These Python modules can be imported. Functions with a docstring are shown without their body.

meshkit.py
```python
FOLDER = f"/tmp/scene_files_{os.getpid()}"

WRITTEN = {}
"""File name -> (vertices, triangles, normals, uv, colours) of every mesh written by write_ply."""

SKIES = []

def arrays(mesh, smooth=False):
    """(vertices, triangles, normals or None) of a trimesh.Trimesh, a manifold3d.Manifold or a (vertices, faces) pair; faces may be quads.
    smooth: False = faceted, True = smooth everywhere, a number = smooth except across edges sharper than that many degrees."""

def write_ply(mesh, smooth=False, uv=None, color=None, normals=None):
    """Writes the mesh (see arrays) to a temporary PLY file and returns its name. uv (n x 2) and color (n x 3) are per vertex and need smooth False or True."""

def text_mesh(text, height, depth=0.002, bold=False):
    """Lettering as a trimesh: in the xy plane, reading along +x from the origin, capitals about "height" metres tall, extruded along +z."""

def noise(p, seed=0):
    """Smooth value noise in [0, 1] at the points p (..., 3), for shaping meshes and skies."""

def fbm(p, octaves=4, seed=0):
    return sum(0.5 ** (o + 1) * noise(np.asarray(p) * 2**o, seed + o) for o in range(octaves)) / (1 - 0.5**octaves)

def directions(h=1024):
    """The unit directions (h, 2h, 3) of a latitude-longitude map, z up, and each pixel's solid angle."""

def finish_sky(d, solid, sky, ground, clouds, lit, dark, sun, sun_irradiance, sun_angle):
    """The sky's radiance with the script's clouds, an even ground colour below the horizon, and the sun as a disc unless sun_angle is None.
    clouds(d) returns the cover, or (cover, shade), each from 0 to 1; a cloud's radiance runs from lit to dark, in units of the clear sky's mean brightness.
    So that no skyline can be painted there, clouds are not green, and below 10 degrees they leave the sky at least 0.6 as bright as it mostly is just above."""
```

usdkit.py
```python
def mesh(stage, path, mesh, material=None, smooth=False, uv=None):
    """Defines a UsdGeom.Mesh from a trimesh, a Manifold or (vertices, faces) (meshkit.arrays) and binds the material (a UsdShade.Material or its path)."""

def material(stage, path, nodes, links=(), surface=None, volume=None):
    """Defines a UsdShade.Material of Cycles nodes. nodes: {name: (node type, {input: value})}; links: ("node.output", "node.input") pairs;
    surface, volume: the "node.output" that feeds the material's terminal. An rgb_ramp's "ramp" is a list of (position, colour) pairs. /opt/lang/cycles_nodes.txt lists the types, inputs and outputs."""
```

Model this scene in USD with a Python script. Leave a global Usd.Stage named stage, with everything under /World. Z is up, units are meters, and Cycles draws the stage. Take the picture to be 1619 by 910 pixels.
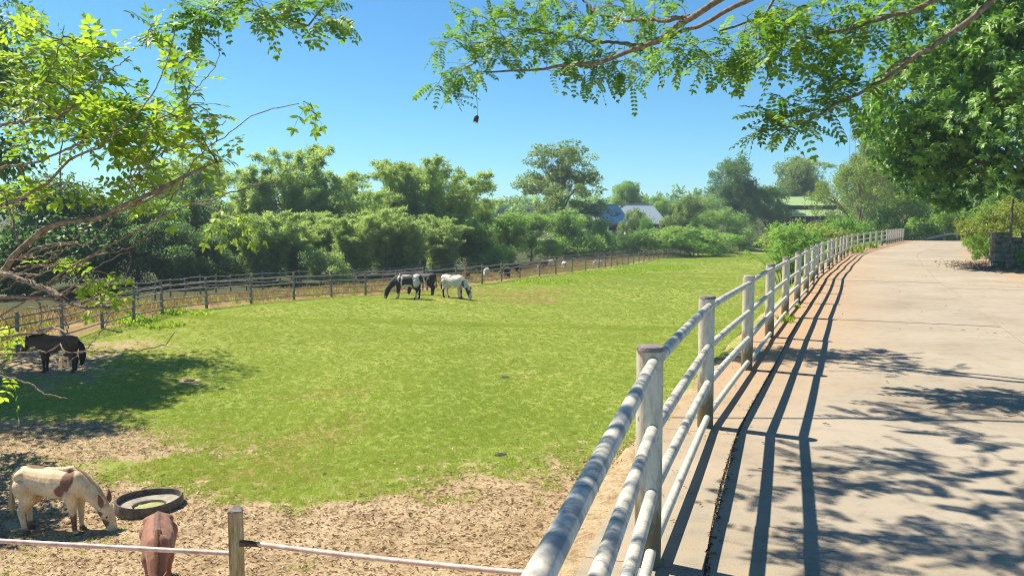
import math
import numpy as np, trimesh, manifold3d, usdkit, meshkit
from scipy.interpolate import RBFInterpolator, CubicSpline, PchipInterpolator
from scipy.spatial import cKDTree
from pxr import Usd, UsdGeom, UsdLux, UsdShade, Sdf, Gf, Vt

PI = math.pi
stage = Usd.Stage.CreateInMemory()
UsdGeom.SetStageUpAxis(stage, 'Z'); UsdGeom.SetStageMetersPerUnit(stage, 1.0)
UsdGeom.Xform.Define(stage, '/World')

# ------------------------------------------------------------------ camera, sky, sun, exposure
F, PITCH, EYE = 1247.0, math.atan(100 / 1247.0), 1.7          # focal length in pixels of the 1619 px wide photo
cam = UsdGeom.Camera.Define(stage, '/World/camera')
cam.AddTranslateOp().Set((0, 0, EYE)); cam.AddRotateXOp().Set(90 - math.degrees(PITCH))
cam.CreateHorizontalApertureAttr(36.0); cam.CreateFocalLengthAttr(36.0 * F / 1619); cam.CreateClippingRangeAttr((0.05, 5000.0))
cam.CreateExposureAttr(1.15)
SUN = np.array([-0.874 * math.cos(math.radians(53)), 0.486 * math.cos(math.radians(53)), math.sin(math.radians(53))])
SUN /= np.linalg.norm(SUN)
usdkit.material(stage, '/World/Looks/sky_look', {
    's': ('sky_texture', {'sky_type': 'single_scattering', 'sun_disc': False, 'sun_elevation': math.asin(SUN[2]), 'sun_rotation': math.atan2(SUN[0], SUN[1]),
                          'altitude': 0.0, 'air_density': 1.0, 'aerosol_density': 0.12, 'ozone_density': 3.0}),
    'h': ('hsv', {'hue': 0.5, 'saturation': 1.12, 'value': 1.0, 'fac': 1.0}), 'x': ('mix', {'mix_type': 'multiply', 'fac': 1.0, 'color2': (.62, 1.13, 1.32)}),
    'b': ('background_shader', {'strength': 0.05})}, [('s.color', 'h.color'), ('h.color', 'x.color1'), ('x.color', 'b.color')], surface='b.background')
dome = UsdLux.DomeLight.Define(stage, '/World/sky')
UsdShade.MaterialBindingAPI.Apply(dome.GetPrim()).Bind(UsdShade.Material.Get(stage, '/World/Looks/sky_look'))
sun = UsdLux.DistantLight.Define(stage, '/World/sun')
sun.CreateIntensityAttr(1.25); sun.CreateAngleAttr(0.5); sun.CreateNormalizeAttr(True); sun.CreateColorAttr((1.0, 0.90, 0.74))
sun.AddTransformOp().Set(Gf.Matrix4d().SetRotate(Gf.Rotation(Gf.Vec3d(0, 0, 1), Gf.Vec3d(*SUN.tolist()))))

# ------------------------------------------------------------------ helpers
used = {}
def numbered(path):
    k = used.get(path, 0); used[path] = k + 1
    return path if k == 0 else f'{path}_{k:03d}'
def M(name): return UsdShade.Material.Get(stage, '/World/Looks/' + name)
def meta(p, label=None, cat=None, group=None, kind=None):
    for k, v in (('label', label), ('category', cat), ('group', group), ('kind', kind)):
        if v: p.SetCustomDataByKey(k, v)
def thing(name, label, cat, loc=(0, 0, 0), rz=0.0, scale=(1, 1, 1), group=None, kind=None, src=None):
    x = UsdGeom.Xform.Define(stage, numbered('/World/' + name))
    if src is not None:
        x.GetPrim().GetReferences().AddInternalReference(src.GetPath()); x.GetPrim().SetInstanceable(True)
    p = x.GetPrim()
    for op, typ, val in (('xformOp:translate', Sdf.ValueTypeNames.Double3, Gf.Vec3d(*map(float, loc))), ('xformOp:rotateZ', Sdf.ValueTypeNames.Double, float(math.degrees(rz))),
                         ('xformOp:scale', Sdf.ValueTypeNames.Double3, Gf.Vec3d(*map(float, scale)))):
        p.CreateAttribute(op, typ).Set(val)
    x.GetXformOpOrderAttr().Set(['xformOp:translate', 'xformOp:rotateZ', 'xformOp:scale']) if x.GetXformOpOrderAttr() else x.CreateXformOpOrderAttr(['xformOp:translate', 'xformOp:rotateZ', 'xformOp:scale'])
    meta(p, label, cat, group, kind)
    return p
def obj(name, mesh, mat, parent=None, smooth=False, label=None, cat=None, group=None, kind=None, pv=None):
    base = (str(parent.GetPath()) if parent is not None else '/World') + '/' + name
    m = usdkit.mesh(stage, numbered(base), mesh, M(mat), smooth)
    for k, a in (pv or {}).items():
        a = np.asarray(a, np.float32)
        if a.ndim == 1: UsdGeom.PrimvarsAPI(m).CreatePrimvar(k, Sdf.ValueTypeNames.FloatArray, 'vertex').Set(Vt.FloatArray.FromNumpy(a))
        else: UsdGeom.PrimvarsAPI(m).CreatePrimvar(k, Sdf.ValueTypeNames.Color3fArray, 'vertex').Set(Vt.Vec3fArray.FromNumpy(a))
    meta(m.GetPrim(), label, cat, group, kind)
    return m.GetPrim()
def scatter(name, protos, pts, idx, scales, rots, parent=None, label=None, cat=None):
    """one PointInstancer of kind stuff; protos: list of (mesh, material); rots: (n,4) quaternions w x y z"""
    base = (str(parent.GetPath()) if parent is not None else '/World') + '/' + name
    pi = UsdGeom.PointInstancer.Define(stage, numbered(base))
    rel = pi.CreatePrototypesRel()
    for k, (m, mat) in enumerate(protos):
        q = usdkit.mesh(stage, f'{pi.GetPath()}/piece_{k}' if k else f'{pi.GetPath()}/piece', m, M(mat))
        rel.AddTarget(q.GetPath())
        if 'rnd' in getattr(m, 'metadata', {}): UsdGeom.PrimvarsAPI(q).CreatePrimvar('rnd', Sdf.ValueTypeNames.FloatArray, 'vertex').Set(Vt.FloatArray.FromNumpy(m.metadata['rnd'].astype(np.float32)))
    pi.CreatePositionsAttr(Vt.Vec3fArray.FromNumpy(np.asarray(pts, np.float32)))
    pi.CreateProtoIndicesAttr(Vt.IntArray.FromNumpy(np.asarray(idx, np.int32)))
    pi.CreateScalesAttr(Vt.Vec3fArray.FromNumpy(np.asarray(scales, np.float32)))
    pi.CreateOrientationsAttr(Vt.QuathArray([Gf.Quath(float(a), float(b), float(c), float(d)) for a, b, c, d in rots]))
    meta(pi.GetPrim(), label, cat, None, 'stuff')
    return pi.GetPrim()
def quat_z(a, tilt=None, rng=None):
    a = np.asarray(a); q = np.stack([np.cos(a / 2), 0 * a, 0 * a, np.sin(a / 2)], 1)
    if tilt is not None:
        ax = rng.uniform(0, 2 * PI, len(a)); h = tilt / 2
        t = np.stack([np.cos(h), np.sin(h) * np.cos(ax), np.sin(h) * np.sin(ax), 0 * h], 1)
        w1, x1, y1, z1 = t.T; w2, x2, y2, z2 = q.T
        q = np.stack([w1*w2-x1*x2-y1*y2-z1*z2, w1*x2+x1*w2+y1*z2-z1*y2, w1*y2-x1*z2+y1*w2+z1*x2, w1*z2+x1*y2-y1*x2+z1*w2], 1)
    return q
FW = np.array([0, math.cos(PITCH), -math.sin(PITCH)]); UP = np.array([0, math.sin(PITCH), math.cos(PITCH)]); CAM = np.array([0, 0, EYE])
def at(px, py, y):
    """the point at distance y ahead of the camera seen at the photo's pixel"""
    d = FW + np.array([1, 0, 0]) * (px - 809.5) / F + UP * (455 - py) / F
    return CAM + d * (y / d[1])
def onz(px, py, z):
    d = FW + np.array([1, 0, 0]) * (px - 809.5) / F + UP * (455 - py) / F
    return CAM + d * ((z - EYE) / d[2])
def proj(P):
    P = np.asarray(P, float) - CAM; w = P @ FW
    w = np.where(np.abs(w) < 1e-6, 1e-6, w)
    return 809.5 + F * P[..., 0] / w, 455 - F * (P @ UP) / w, w
def sstep(x, a, b):
    t = np.clip((np.asarray(x, float) - a) / (b - a), 0, 1); return t * t * (3 - 2 * t)
def cat(ms):
    ms = [m if isinstance(m, trimesh.Trimesh) else trimesh.Trimesh(*m, process=False) for m in ms]
    return trimesh.util.concatenate(ms) if len(ms) > 1 else ms[0]
def box(x0, x1, y0, y1, z0, z1):
    m = trimesh.creation.box([x1 - x0, y1 - y0, z1 - z0]); m.apply_translation([(x0 + x1) / 2, (y0 + y1) / 2, (z0 + z1) / 2]); return m
def tube(pts, rad, n=6, cap=True):
    p = np.asarray(pts, float); r = np.broadcast_to(np.asarray(rad, float), (len(p),))
    t = np.gradient(p, axis=0); t /= np.linalg.norm(t, axis=1, keepdims=True) + 1e-12
    u = np.cross(t[0], [0.31, 0.17, 0.93]); u /= np.linalg.norm(u) + 1e-12
    V = []; a = np.linspace(0, 2 * PI, n, endpoint=False)
    for i in range(len(p)):
        u = u - t[i] * (u @ t[i]); u /= np.linalg.norm(u) + 1e-12; w = np.cross(t[i], u)
        V.append(p[i] + r[i] * (np.cos(a)[:, None] * u + np.sin(a)[:, None] * w))
    V = np.vstack(V); f = []
    i = np.arange(len(p) - 1)[:, None] * n; j = np.arange(n)[None]; k = (j + 1) % n
    f = np.vstack([np.stack([i + j, i + k, i + n + k], -1).reshape(-1, 3), np.stack([i + j, i + n + k, i + n + j], -1).reshape(-1, 3)])
    if cap:
        V = np.vstack([V, p[0], p[-1]]); c = len(p) * n; j = np.arange(n); k = (j + 1) % n
        f = np.vstack([f, np.stack([0 * j + c, k, j], 1), np.stack([0 * j + c + 1, c - n + j, c - n + k], 1)])
    return trimesh.Trimesh(V, f, process=False)
def lathe(prof, n=24):
    return trimesh.creation.revolve(np.asarray(prof, float), sections=n)
def smooth_path(pts, n):
    p = np.asarray(pts, float); s = np.r_[0, np.cumsum(np.linalg.norm(np.diff(p, axis=0), axis=1))]
    return PchipInterpolator(s, p)(np.linspace(0, s[-1], n))
def unit(v): return v / (np.linalg.norm(v, axis=-1, keepdims=True) + 1e-12)
def rand_dirs(rng, n): return unit(rng.normal(size=(n, 3)))
def leaves(C, D, N, L, W, fine=False, rng=None):
    """leaf blades with base C, direction D, facing N: diamonds, or six-cornered folded ovals"""
    n = len(C); L = np.broadcast_to(L, (n,))[:, None]; W = np.broadcast_to(W, (n,))[:, None]
    D = unit(D); S = unit(np.cross(D, N)); N = np.cross(S, D)
    if not fine:
        V = np.stack([C, C + D * L * 0.45 + S * W / 2, C + D * L - N * L * 0.08, C + D * L * 0.45 - S * W / 2], 1).reshape(-1, 3)
        b = np.arange(n)[:, None] * 4; f = np.vstack([b + [0, 1, 2], b + [0, 2, 3]]); k = 4
    else:
        V = np.stack([C, C + D * L * .28 + S * W * .46 + N * W * .12, C + D * L * .66 + S * W * .42 + N * W * .10, C + D * L - N * L * .06,
                      C + D * L * .66 - S * W * .42 + N * W * .10, C + D * L * .28 - S * W * .46 + N * W * .12, C + D * L * .5], 1).reshape(-1, 3)
        b = np.arange(n)[:, None] * 7; f = np.vstack([b + [0, 1, 6], b + [1, 2, 6], b + [2, 3, 6], b + [3, 4, 6], b + [4, 5, 6], b + [5, 0, 6]]); k = 7
    return trimesh.Trimesh(V, f, process=False), k

# ------------------------------------------------------------------ materials
def mat(name, nodes, links, surface='p.BSDF', volume=None): return usdkit.material(stage, '/World/Looks/' + name, nodes, links, surface, volume)
def noisy(name, cols, scale=4.0, detail=5.0, rough=0.8, bump=0.0, bscale=None, stretch=None, spec=0.3, dist=0.4, lo=.3, hi=.7):
    """cols: list of colours spread along a noise"""
    n = {'g': ('texture_coordinate', {}), 'm': ('mapping', {'scale': stretch or (1, 1, 1)}), 'n': ('noise_texture', {'scale': scale, 'detail': detail, 'roughness': .62, 'distortion': dist}),
         'r': ('rgb_ramp', {'ramp': [(lo + (hi - lo) * i / max(1, len(cols) - 1), c) for i, c in enumerate(cols)]}), 'p': ('principled_bsdf', {'roughness': rough, 'specular_ior_level': spec})}
    l = [('g.object', 'm.vector'), ('m.vector', 'n.vector'), ('n.fac', 'r.fac'), ('r.color', 'p.base_color')]
    if bump:
        n['n2'] = ('noise_texture', {'scale': bscale or scale * 5, 'detail': 6.0}); n['b'] = ('bump', {'strength': bump, 'distance': 0.02})
        l += [('m.vector', 'n2.vector'), ('n2.fac', 'b.height'), ('b.normal', 'p.normal')]
    return mat(name, n, l)
def leafmat(name, dark, mid, light, trans=0.35, tcol=None, rough=0.5, spec=0.4, clump=0.6):
    tcol = tcol or tuple(min(1, c * k) for c, k in zip(light, (1.5, 1.55, .9)))
    n = {'a': ('attribute', {'attribute': 'rnd'}), 'g': ('geometry', {}), 'n': ('noise_texture', {'scale': clump, 'detail': 2.0}),
         'm': ('math', {'math_type': 'multiply_add', 'value2': 0.62, 'value3': -0.06}), 'm2': ('math', {'math_type': 'multiply_add', 'value2': 0.5, 'value3': 0.0}),
         'r': ('rgb_ramp', {'ramp': [(0.08, dark), (0.48, mid), (0.9, light)]}), 'p': ('principled_bsdf', {'roughness': rough, 'specular_ior_level': spec}),
         't': ('translucent_bsdf', {}), 'tm': ('mix', {'mix_type': 'multiply', 'fac': 1.0, 'color2': (1.5, 1.6, .75)}), 'x': ('mix_closure', {'fac': trans})}
    l = [('a.fac', 'm.value1'), ('g.position', 'n.vector'), ('n.fac', 'm2.value1'), ('m.value', 'm2.value3'), ('m2.value', 'r.fac'), ('r.color', 'p.base_color'),
         ('r.color', 'tm.color1'), ('tm.color', 't.color'), ('p.BSDF', 'x.closure1'), ('t.BSDF', 'x.closure2')]
    return mat(name, n, l, surface='x.closure')
def plain(name, c, rough=0.6, spec=0.3, metal=0.0): return mat(name, {'p': ('principled_bsdf', {'base_color': c, 'roughness': rough, 'specular_ior_level': spec, 'metallic': metal})}, [])

leafmat('near_leaf', (.085, .175, .028), (.21, .32, .04), (.37, .47, .065), .5, clump=1.6)
leafmat('pinnate_leaf', (.045, .12, .03), (.125, .25, .04), (.24, .36, .055), .45, clump=1.2)
leafmat('mango_leaf', (.02, .07, .018), (.06, .165, .03), (.20, .36, .045), .33, spec=.5, rough=.42, clump=.35)
leafmat('dark_leaf', (.04, .10, .04), (.095, .19, .06), (.18, .29, .085), .38, spec=.4, clump=.5)
leafmat('mid_leaf', (.09, .19, .055), (.19, .32, .08), (.33, .46, .12), .44, clump=.4)
leafmat('olive_leaf', (.09, .15, .055), (.18, .26, .08), (.3, .37, .12), .4, clump=.6)
leafmat('bamboo_leaf', (.13, .225, .11), (.285, .38, .175), (.47, .54, .25), .52, clump=.35)
leafmat('yellow_leaf', (.11, .16, .03), (.2, .25, .045), (.32, .34, .08), .4, clump=1.0)
leafmat('lime_leaf', (.055, .15, .02), (.125, .27, .035), (.22, .38, .06), .42, clump=.8)
leafmat('grass_blade', (.265, .325, .08), (.355, .405, .11), (.44, .465, .145), .34, spec=.2, clump=.25)
for nm_, a_, b_, c_ in (('grass_dark', (.225, .285, .065), (.295, .355, .095), (.37, .42, .115)), ('grass_yellow', (.32, .36, .085), (.40, .43, .115), (.48, .49, .15)), ('grass_green', (.225, .31, .07), (.31, .395, .105), (.39, .46, .135))): leafmat(nm_, a_, b_, c_, .34, spec=.2, clump=.3)
leafmat('weed_leaf', (.16, .27, .03), (.29, .40, .05), (.42, .5, .09), .4, clump=1.0)
leafmat('pale_dry', (.22, .15, .08), (.36, .26, .15), (.5, .4, .26), .2, clump=3.0)
noisy('bark', [(.09, .065, .045), (.2, .15, .105), (.34, .27, .19)], 9, bump=.5, stretch=(1, 1, .35))
noisy('near_bark', [(.085, .06, .042), (.17, .125, .088), (.31, .25, .185)], 22, bump=.6, bscale=70)
noisy('culm', [(.13, .17, .06), (.24, .25, .11)], 3)
noisy('old_wood', [(.09, .075, .055), (.17, .145, .11), (.27, .24, .19)], 14, bump=.4, stretch=(1, 1, .3))
noisy('far_rail_wood', [(.15, .13, .10), (.25, .225, .18), (.36, .33, .27)], 6)
noisy('pink_pipe', [(.33, .2, .17), (.52, .36, .31), (.62, .48, .42)], 12, rough=.5, bump=.1, spec=.4)
noisy('post_timber', [(.15, .12, .06), (.33, .27, .15), (.47, .40, .26)], 8, bump=.5, stretch=(6, 6, .6), bscale=30)
noisy('post_cap', [(.12, .10, .10), (.3, .26, .25)], 25, bump=.8)
noisy('rust', [(.05, .035, .025), (.12, .08, .05)], 20)
noisy('rubber', [(.055, .045, .036), (.1, .085, .07), (.165, .145, .12)], 9, rough=.75, bump=.3)
noisy('rubber_floor', [(.15, .13, .105), (.26, .235, .19), (.33, .3, .25)], 7, rough=.8, bump=.2)
noisy('feed', [(.14, .15, .05), (.3, .3, .12), (.42, .4, .2)], 45, bump=1.0, bscale=60)
noisy('stone', [(.09, .078, .05), (.19, .165, .115), (.31, .275, .20)], 7, bump=.8)
noisy('mortar', [(.06, .055, .05), (.12, .11, .1)], 9, bump=.6)
noisy('house_wall', [(.26, .29, .33), (.36, .38, .42)], 1.2)
noisy('blue_roof', [(.01, .05, .12), (.016, .08, .18)], 1.5, rough=.4, stretch=(6, 1, 1), spec=.5)
noisy('grey_roof', [(.22, .28, .33), (.31, .38, .43)], 1.5, rough=.45, stretch=(6, 1, 1), spec=.5)
noisy('green_roof', [(.22, .33, .12), (.31, .42, .18)], 1.0, rough=.5, stretch=(6, 1, 1))
noisy('dark_board', [(.03, .025, .022), (.075, .06, .05)], 3)
noisy('barn_wood', [(.16, .12, .10), (.28, .22, .18)], 4)
noisy('shed_sheet', [(.10, .105, .11), (.17, .175, .18)], 3, rough=.5)
plain('dark_glass', (.015, .02, .03), .1, .6); plain('white_paint', (.72, .72, .69), .5, .4)
plain('eye', (.01, .008, .006), .15, .6); plain('tyre_black', (.02, .02, .02), .8)
noisy('hoof', [(.035, .03, .025), (.08, .065, .05)], 20)
noisy('dark_hair', [(.008, .006, .005), (.03, .02, .015)], 40, stretch=(1, 1, .2), bump=.5)
noisy('tan_hair', [(.3, .2, .1), (.5, .38, .22)], 40, stretch=(1, 1, .2), bump=.5)
noisy('red_hair', [(.08, .03, .018), (.2, .095, .055)], 30, bump=.5)
noisy('litter_brown', [(.07, .04, .02), (.17, .10, .05)], 9)
noisy('litter_tan', [(.25, .165, .08), (.4, .28, .15)], 9)
noisy('litter_pale', [(.42, .32, .19), (.58, .47, .3)], 9)
noisy('litter_dark', [(.025, .018, .012), (.07, .045, .028)], 9)
noisy('dung', [(.015, .012, .01), (.05, .04, .03)], 12, bump=.8)
# coat: vertex colours with hair grain
mat('coat', {'a': ('attribute', {'attribute': 'coat'}), 'g': ('texture_coordinate', {}), 'm': ('mapping', {'scale': (1, 1, .45)}), 'n': ('noise_texture', {'scale': 55.0, 'detail': 4.0}),
             'n3': ('noise_texture', {'scale': 7.0, 'detail': 3.0}),
             'r': ('rgb_ramp', {'ramp': [(.25, (.74, .72, .7)), (.75, (1.16, 1.16, 1.16))]}), 'x': ('mix', {'mix_type': 'multiply', 'fac': 1.0}), 'x3': ('mix', {'mix_type': 'multiply', 'fac': .8}),
             'r3': ('rgb_ramp', {'ramp': [(.3, (.72, .68, .62)), (.7, (1.1, 1.1, 1.1))]}),
             'b': ('bump', {'strength': .35, 'distance': .01}), 'p': ('principled_bsdf', {'roughness': .7, 'specular_ior_level': .3, 'sheen_weight': .12})},
    [('g.object', 'm.vector'), ('m.vector', 'n.vector'), ('g.object', 'n3.vector'), ('n3.fac', 'r3.fac'), ('n.fac', 'r.fac'), ('a.color', 'x.color1'), ('r.color', 'x.color2'), ('x.color', 'x3.color1'), ('r3.color', 'x3.color2'),
     ('x3.color', 'p.base_color'), ('n.fac', 'b.height'), ('b.normal', 'p.normal')])
# ground: grass, bare earth (attribute dirt) and dry reddish growth (attribute dry)
mat('ground', {
    'g': ('geometry', {}), 'dirt': ('attribute', {'attribute': 'dirt'}), 'dry': ('attribute', {'attribute': 'dry'}),
    'n1': ('noise_texture', {'scale': .35, 'detail': 6.0, 'roughness': .6}), 'n2': ('noise_texture', {'scale': 2.2, 'detail': 8.0, 'roughness': .68}), 'n3': ('noise_texture', {'scale': 22.0, 'detail': 5.0, 'roughness': .7}),
    'gr': ('rgb_ramp', {'ramp': [(.28, (.18, .225, .045)), (.5, (.225, .27, .06)), (.72, (.285, .31, .08))]}),
    'gr2': ('rgb_ramp', {'ramp': [(.3, (.52, .56, .5)), (.46, (.9, .92, .9)), (.72, (1.15, 1.12, 1.1))]}), 'gx': ('mix', {'mix_type': 'multiply', 'fac': .85}),
    'dr': ('rgb_ramp', {'ramp': [(.28, (.18, .128, .072)), (.48, (.35, .262, .158)), (.7, (.46, .36, .235))]}),
    'dr2': ('rgb_ramp', {'ramp': [(.32, (.5, .45, .4)), (.5, (.95, .95, .95)), (.7, (1.2, 1.2, 1.15))]}), 'dx': ('mix', {'mix_type': 'multiply', 'fac': .9}),
    'yr': ('rgb_ramp', {'ramp': [(.3, (.15, .13, .045)), (.5, (.25, .165, .075)), (.7, (.34, .23, .115))]}), 'yx': ('mix', {'mix_type': 'multiply', 'fac': .7}),
    'ms': ('math', {'math_type': 'multiply_add', 'value2': 2.6, 'value3': -1.3}), 'ma': ('math', {'math_type': 'add'}), 'mk': ('map_range', {'from_min': .35, 'from_max': .65, 'clamp': True}),
    'ys': ('math', {'math_type': 'multiply_add', 'value2': 1.2, 'value3': -.6}), 'ya': ('math', {'math_type': 'add'}), 'yk': ('map_range', {'from_min': .35, 'from_max': .65, 'clamp': True}),
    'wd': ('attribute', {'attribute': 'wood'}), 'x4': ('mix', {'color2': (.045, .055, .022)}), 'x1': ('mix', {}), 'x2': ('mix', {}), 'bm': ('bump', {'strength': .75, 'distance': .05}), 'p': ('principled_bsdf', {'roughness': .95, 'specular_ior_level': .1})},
    [('g.position', 'n1.vector'), ('g.position', 'n2.vector'), ('g.position', 'n3.vector'), ('n1.fac', 'gr.fac'), ('n3.fac', 'gr2.fac'), ('gr.color', 'gx.color1'), ('gr2.color', 'gx.color2'),
     ('n2.fac', 'dr.fac'), ('n3.fac', 'dr2.fac'), ('dr.color', 'dx.color1'), ('dr2.color', 'dx.color2'), ('n2.fac', 'yr.fac'), ('yr.color', 'yx.color1'), ('gr2.color', 'yx.color2'),
     ('n2.fac', 'ms.value1'), ('ms.value', 'ma.value1'), ('dirt.fac', 'ma.value2'), ('ma.value', 'mk.value'), ('n2.fac', 'ys.value1'), ('ys.value', 'ya.value1'), ('dry.fac', 'ya.value2'), ('ya.value', 'yk.value'),
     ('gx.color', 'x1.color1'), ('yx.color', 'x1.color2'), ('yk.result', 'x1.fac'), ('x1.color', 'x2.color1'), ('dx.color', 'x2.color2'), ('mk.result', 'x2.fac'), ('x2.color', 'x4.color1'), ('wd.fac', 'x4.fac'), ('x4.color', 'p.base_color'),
     ('n3.fac', 'bm.height'), ('bm.normal', 'p.normal')])
# concrete slabs: dusty buff, red earth washed over the fence side (attribute dust)
mat('concrete', {
    'g': ('geometry', {}), 'a': ('attribute', {'attribute': 'dust'}), 't': ('attribute', {'attribute': 'tone'}),
    'n1': ('noise_texture', {'scale': .5, 'detail': 6.0, 'roughness': .6, 'distortion': .6}), 'n2': ('noise_texture', {'scale': 5.0, 'detail': 7.0, 'roughness': .7}), 'n3': ('noise_texture', {'scale': 110.0, 'detail': 3.0}),
    'r1': ('rgb_ramp', {'ramp': [(.3, (.245, .21, .155)), (.5, (.295, .26, .20)), (.7, (.33, .295, .235))]}), 'r2': ('rgb_ramp', {'ramp': [(.32, (.78, .76, .74)), (.5, (1, 1, 1)), (.7, (1.06, 1.05, 1.03))]}),
    'x1': ('mix', {'mix_type': 'multiply', 'fac': .8}), 'x3': ('mix', {'mix_type': 'multiply', 'fac': 1.0}),
    'ms': ('math', {'math_type': 'multiply_add', 'value2': 1.5, 'value3': -.75}), 'ma': ('math', {'math_type': 'add'}), 'mk': ('map_range', {'from_min': .2, 'from_max': .9, 'clamp': True}),
    'x2': ('mix', {'color2': (.34, .225, .13)}), 'b': ('bump', {'strength': .35, 'distance': .006}), 'p': ('principled_bsdf', {'roughness': .9, 'specular_ior_level': .15})},
    [('g.position', 'n1.vector'), ('g.position', 'n2.vector'), ('g.position', 'n3.vector'), ('n1.fac', 'r1.fac'), ('n2.fac', 'r2.fac'), ('r1.color', 'x1.color1'), ('r2.color', 'x1.color2'),
     ('x1.color', 'x3.color1'), ('t.color', 'x3.color2'), ('n2.fac', 'ms.value1'), ('ms.value', 'ma.value1'), ('a.fac', 'ma.value2'), ('ma.value', 'mk.value'), ('x3.color', 'x2.color1'), ('mk.result', 'x2.fac'), ('x2.color', 'p.base_color'),
     ('n3.fac', 'b.height'), ('b.normal', 'p.normal')])
# white fence paint: chalky, chipped, green-black growth low on the posts
mat('post_paint', {
    'g': ('texture_coordinate', {}), 'mp': ('mapping', {'scale': (1, 1, .32)}), 'sx': ('separate_xyz', {}), 'n1': ('noise_texture', {'scale': 7.0, 'detail': 7.0, 'roughness': .65}), 'n2': ('noise_texture', {'scale': 26.0, 'detail': 5.0, 'roughness': .65, 'distortion': .4}),
    'r1': ('rgb_ramp', {'ramp': [(.32, (.29, .265, .20)), (.5, (.43, .40, .32)), (.68, (.51, .485, .41))]}),
    'lo': ('map_range', {'from_min': .85, 'from_max': .0, 'to_min': -.16, 'to_max': .36}), 'ad': ('math', {'math_type': 'add'}), 'mk': ('map_range', {'from_min': .52, 'from_max': .72, 'clamp': True}),
    'x': ('mix', {'color2': (.115, .095, .045)}), 'chip': ('map_range', {'from_min': .64, 'from_max': .67, 'clamp': True}), 'x2': ('mix', {'color2': (.2, .185, .16)}),
    'b': ('bump', {'strength': .4, 'distance': .01}), 'p': ('principled_bsdf', {'roughness': .6, 'specular_ior_level': .35})},
    [('g.object', 'mp.vector'), ('mp.vector', 'n1.vector'), ('mp.vector', 'n2.vector'), ('g.object', 'sx.vector'), ('sx.z', 'lo.value'), ('n1.fac', 'ad.value1'), ('lo.result', 'ad.value2'), ('ad.value', 'mk.value'), ('n2.fac', 'r1.fac'), ('r1.color', 'x.color1'), ('mk.result', 'x.fac'),
     ('n2.fac', 'chip.value'), ('chip.result', 'x2.fac'), ('x.color', 'x2.color1'), ('x2.color', 'p.base_color'), ('n2.fac', 'b.height'), ('b.normal', 'p.normal')])
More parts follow.
